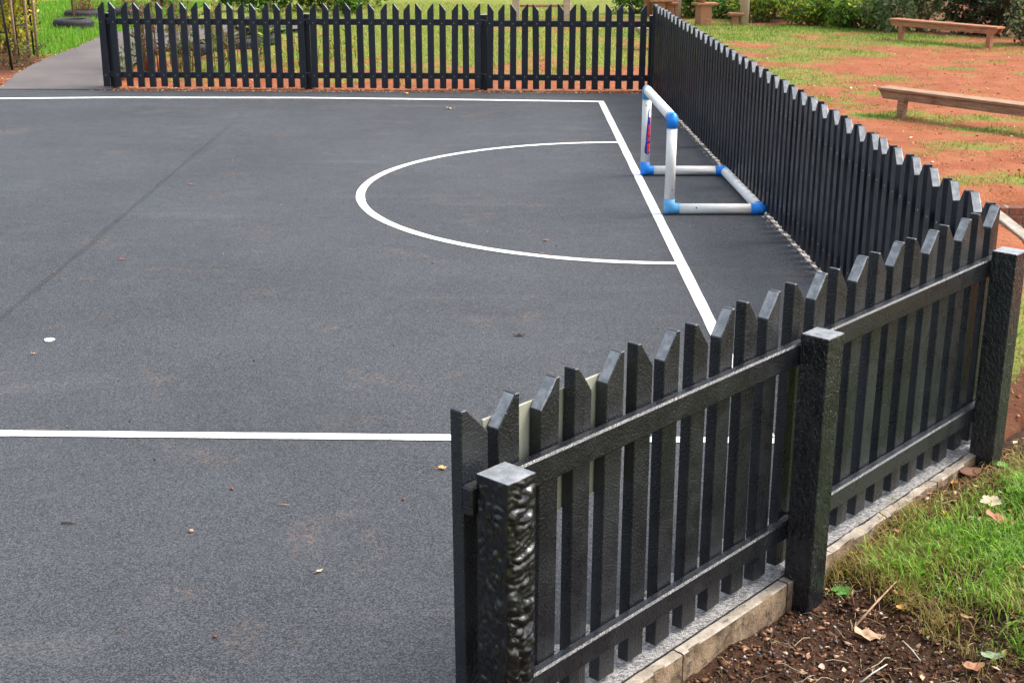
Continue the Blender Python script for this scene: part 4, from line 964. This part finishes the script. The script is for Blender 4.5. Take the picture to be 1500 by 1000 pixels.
bed_leaf(1.604, .775, 'oval', .085, (.24, .32, .20), 'sage green leaf lying in the thin grass', (.1, .05), .1, .02)
bed_leaf(1.728, .625, 'oval', .055, (.44, .25, .14), 'tan leaf in the grass above the sage green leaf', (.1, .2), 2., .03)
bed_leaf(1.509, .75, 'oval', .09, (.36, .17, .09), 'reddish brown leaf below the sage green leaf', (.15, .1), .4, .016, .5)
bed_leaf(2.12, .67, 'oval', .06, (.56, .24, .07), 'orange leaf in the grass at the right edge of view', (.2, .1), .5, .04)
bed_leaf(2.76, .105, 'oval', .07, (.50, .24, .08), 'orange brown leaf among straw beside the weathered kerb', (.1, .2), 1.4, .015, .5)
def twig(p, q, rad, col_mat, label, loc_soil=True):
    a = (soil(*p)+Vector((0, 0, .012))) if loc_soil else Vector((*p, .006)); b = (soil(*q)+Vector((0, 0, .035))) if loc_soil else Vector((*q, .007))
    m_ = (a+b)/2+Vector((random.uniform(-.006, .006), random.uniform(-.006, .006), .006 if loc_soil else 0)); bm = bmesh.new(); tube(bm, [(0, 0, 0), m_-a, b-a], [rad, rad*.85, rad*.6], 6)
    d_ = (b-a).normalized(); sd_ = Vector((-d_.y, d_.x, 0)); tube(bm, [m_-a, m_-a+(d_*.7+sd_*.6)*(b-a).length*.16], [rad*.6, rad*.3], 5); fix(bm)
    o = inst('twig', bm_mesh('twig', bm, col_mat)); o.location = a; tag(o, label, 'twig', 'fallen twigs'); return o
M_tw = m_wood('twig_bark', (.36, .20, .11), (.55, .36, .22)); M_twd = m_wood('dark_twig', (.06, .05, .04), (.16, .13, .10)); M_tww = m_wood('pale_twig', (.5, .45, .36), (.66, .6, .5))
twig((1.535, .315), (1.82, .325), .0045, M_tw, 'long pinkish brown twig pointing at the grass below the middle post')
twig((1.55, .49), (1.42, .615), .0028, M_tww, 'thin pale twig lying on the mulch right of the long twig')
twig((1.235, .50), (1.36, .53), .003, M_tww, 'thin whitish twig at the bottom edge of the mulch')
def court_leaf(x, y, kind, size, col, label, rz=0, curl=.5):
    o = inst('fallen_leaf', leaf_mesh(kind, size, col, curl)); o.location = (x, y, .006); o.rotation_euler = (.05, .05, rz); tag(o, label, 'leaf', 'leaves and bits on the court'); return o
court_leaf(-.238, 5.272, 'lobed', .048, (.62, .38, .16), 'yellowish orange leaf lying left of the near fence end', .4)
court_leaf(-.636, 4.357, 'oval', .032, (.60, .46, .26), 'small curled cream leaf on the near asphalt', .9)
court_leaf(-2.466, 8.716, 'oval', .038, (.40, .11, .07), 'dark red leaf bit on the asphalt right of the joint', 0)
court_leaf(-2.543, 11.166, 'oval', .045, (.42, .16, .09), 'red brown leaf bit on the asphalt left of the arc', .5)
court_leaf(-2.421, 6.777, 'oval', .03, (.52, .25, .12), 'orange leaf bit just below the white flake', .3)
court_leaf(.113, 7.09, 'oval', .06, (.05, .045, .03), 'dark dead leaf above the near fence pickets', 0)
court_leaf(.324, 9.243, 'oval', .045, (.42, .20, .11), 'brown leaf bit inside the arc', .6)
court_leaf(-1.114, 16.62, 'lobed', .10, (.55, .36, .18), 'tan leaf behind the back line at the foot of the far fence', 0)
court_leaf(-.547, 15.40, 'oval', .09, (.5, .38, .28), 'pale leaf bit in front of the back line', 0)
court_leaf(.289, 8.881, 'oval', .03, (.40, .22, .12), 'tiny brown leaf bit near the arc line', 0)
for (x, y, s_, lab) in ((-.38, 4.966, .007, 'reddish pebble on the near asphalt below the half line'), (-1.076, 5.067, .008, 'tan pebble on the asphalt left of the reddish pebble'), (-.917, 3.913, .007, 'red pebble near the bottom of the court'), (-1.158, 4.681, .010, 'small brown crumb beside the short dark twig')):
    bm = bmesh.new(); bmesh.ops.create_icosphere(bm, subdivisions=2, radius=s_)
    for v in bm.verts: v.co = v.co*(1+.25*noise.noise(v.co*160+Vector((x*9, y*7, 0)))); v.co.z *= .7
    o = inst('pebble', bm_mesh('pebble', bm, M_rust if 'red' in lab else M_tw, True)); o.location = (x, y, s_*.6); tag(o, lab, 'pebble', 'pebbles on the court')
twig((-1.665, 4.752), (-1.60, 4.745), .0035, M_twd, 'short dark twig on the near asphalt at left', False)
twig((-.87, 4.915), (-.82, 4.908), .0022, M_tw, 'tiny brown twig on the near asphalt', False)
bm = bmesh.new(); vs = [bm.verts.new((.026*math.cos(a)*(1+.2*math.sin(3*a)), .030*math.sin(a), 0)) for a in np.linspace(0, 2*math.pi, 15)[:-1]]; bm.faces.new(vs)
r = bmesh.ops.extrude_face_region(bm, geom=list(bm.faces)); [setattr(v.co, 'z', .006) for v in r['geom'] if isinstance(v, bmesh.types.BMVert)]; fix(bm)
o = inst('white_scrap', bm_mesh('white_scrap', bm, M_wht)); o.location = (-2.415, 7.007, .002); tag(o, 'small white scrap lying on the asphalt at left', 'scrap')
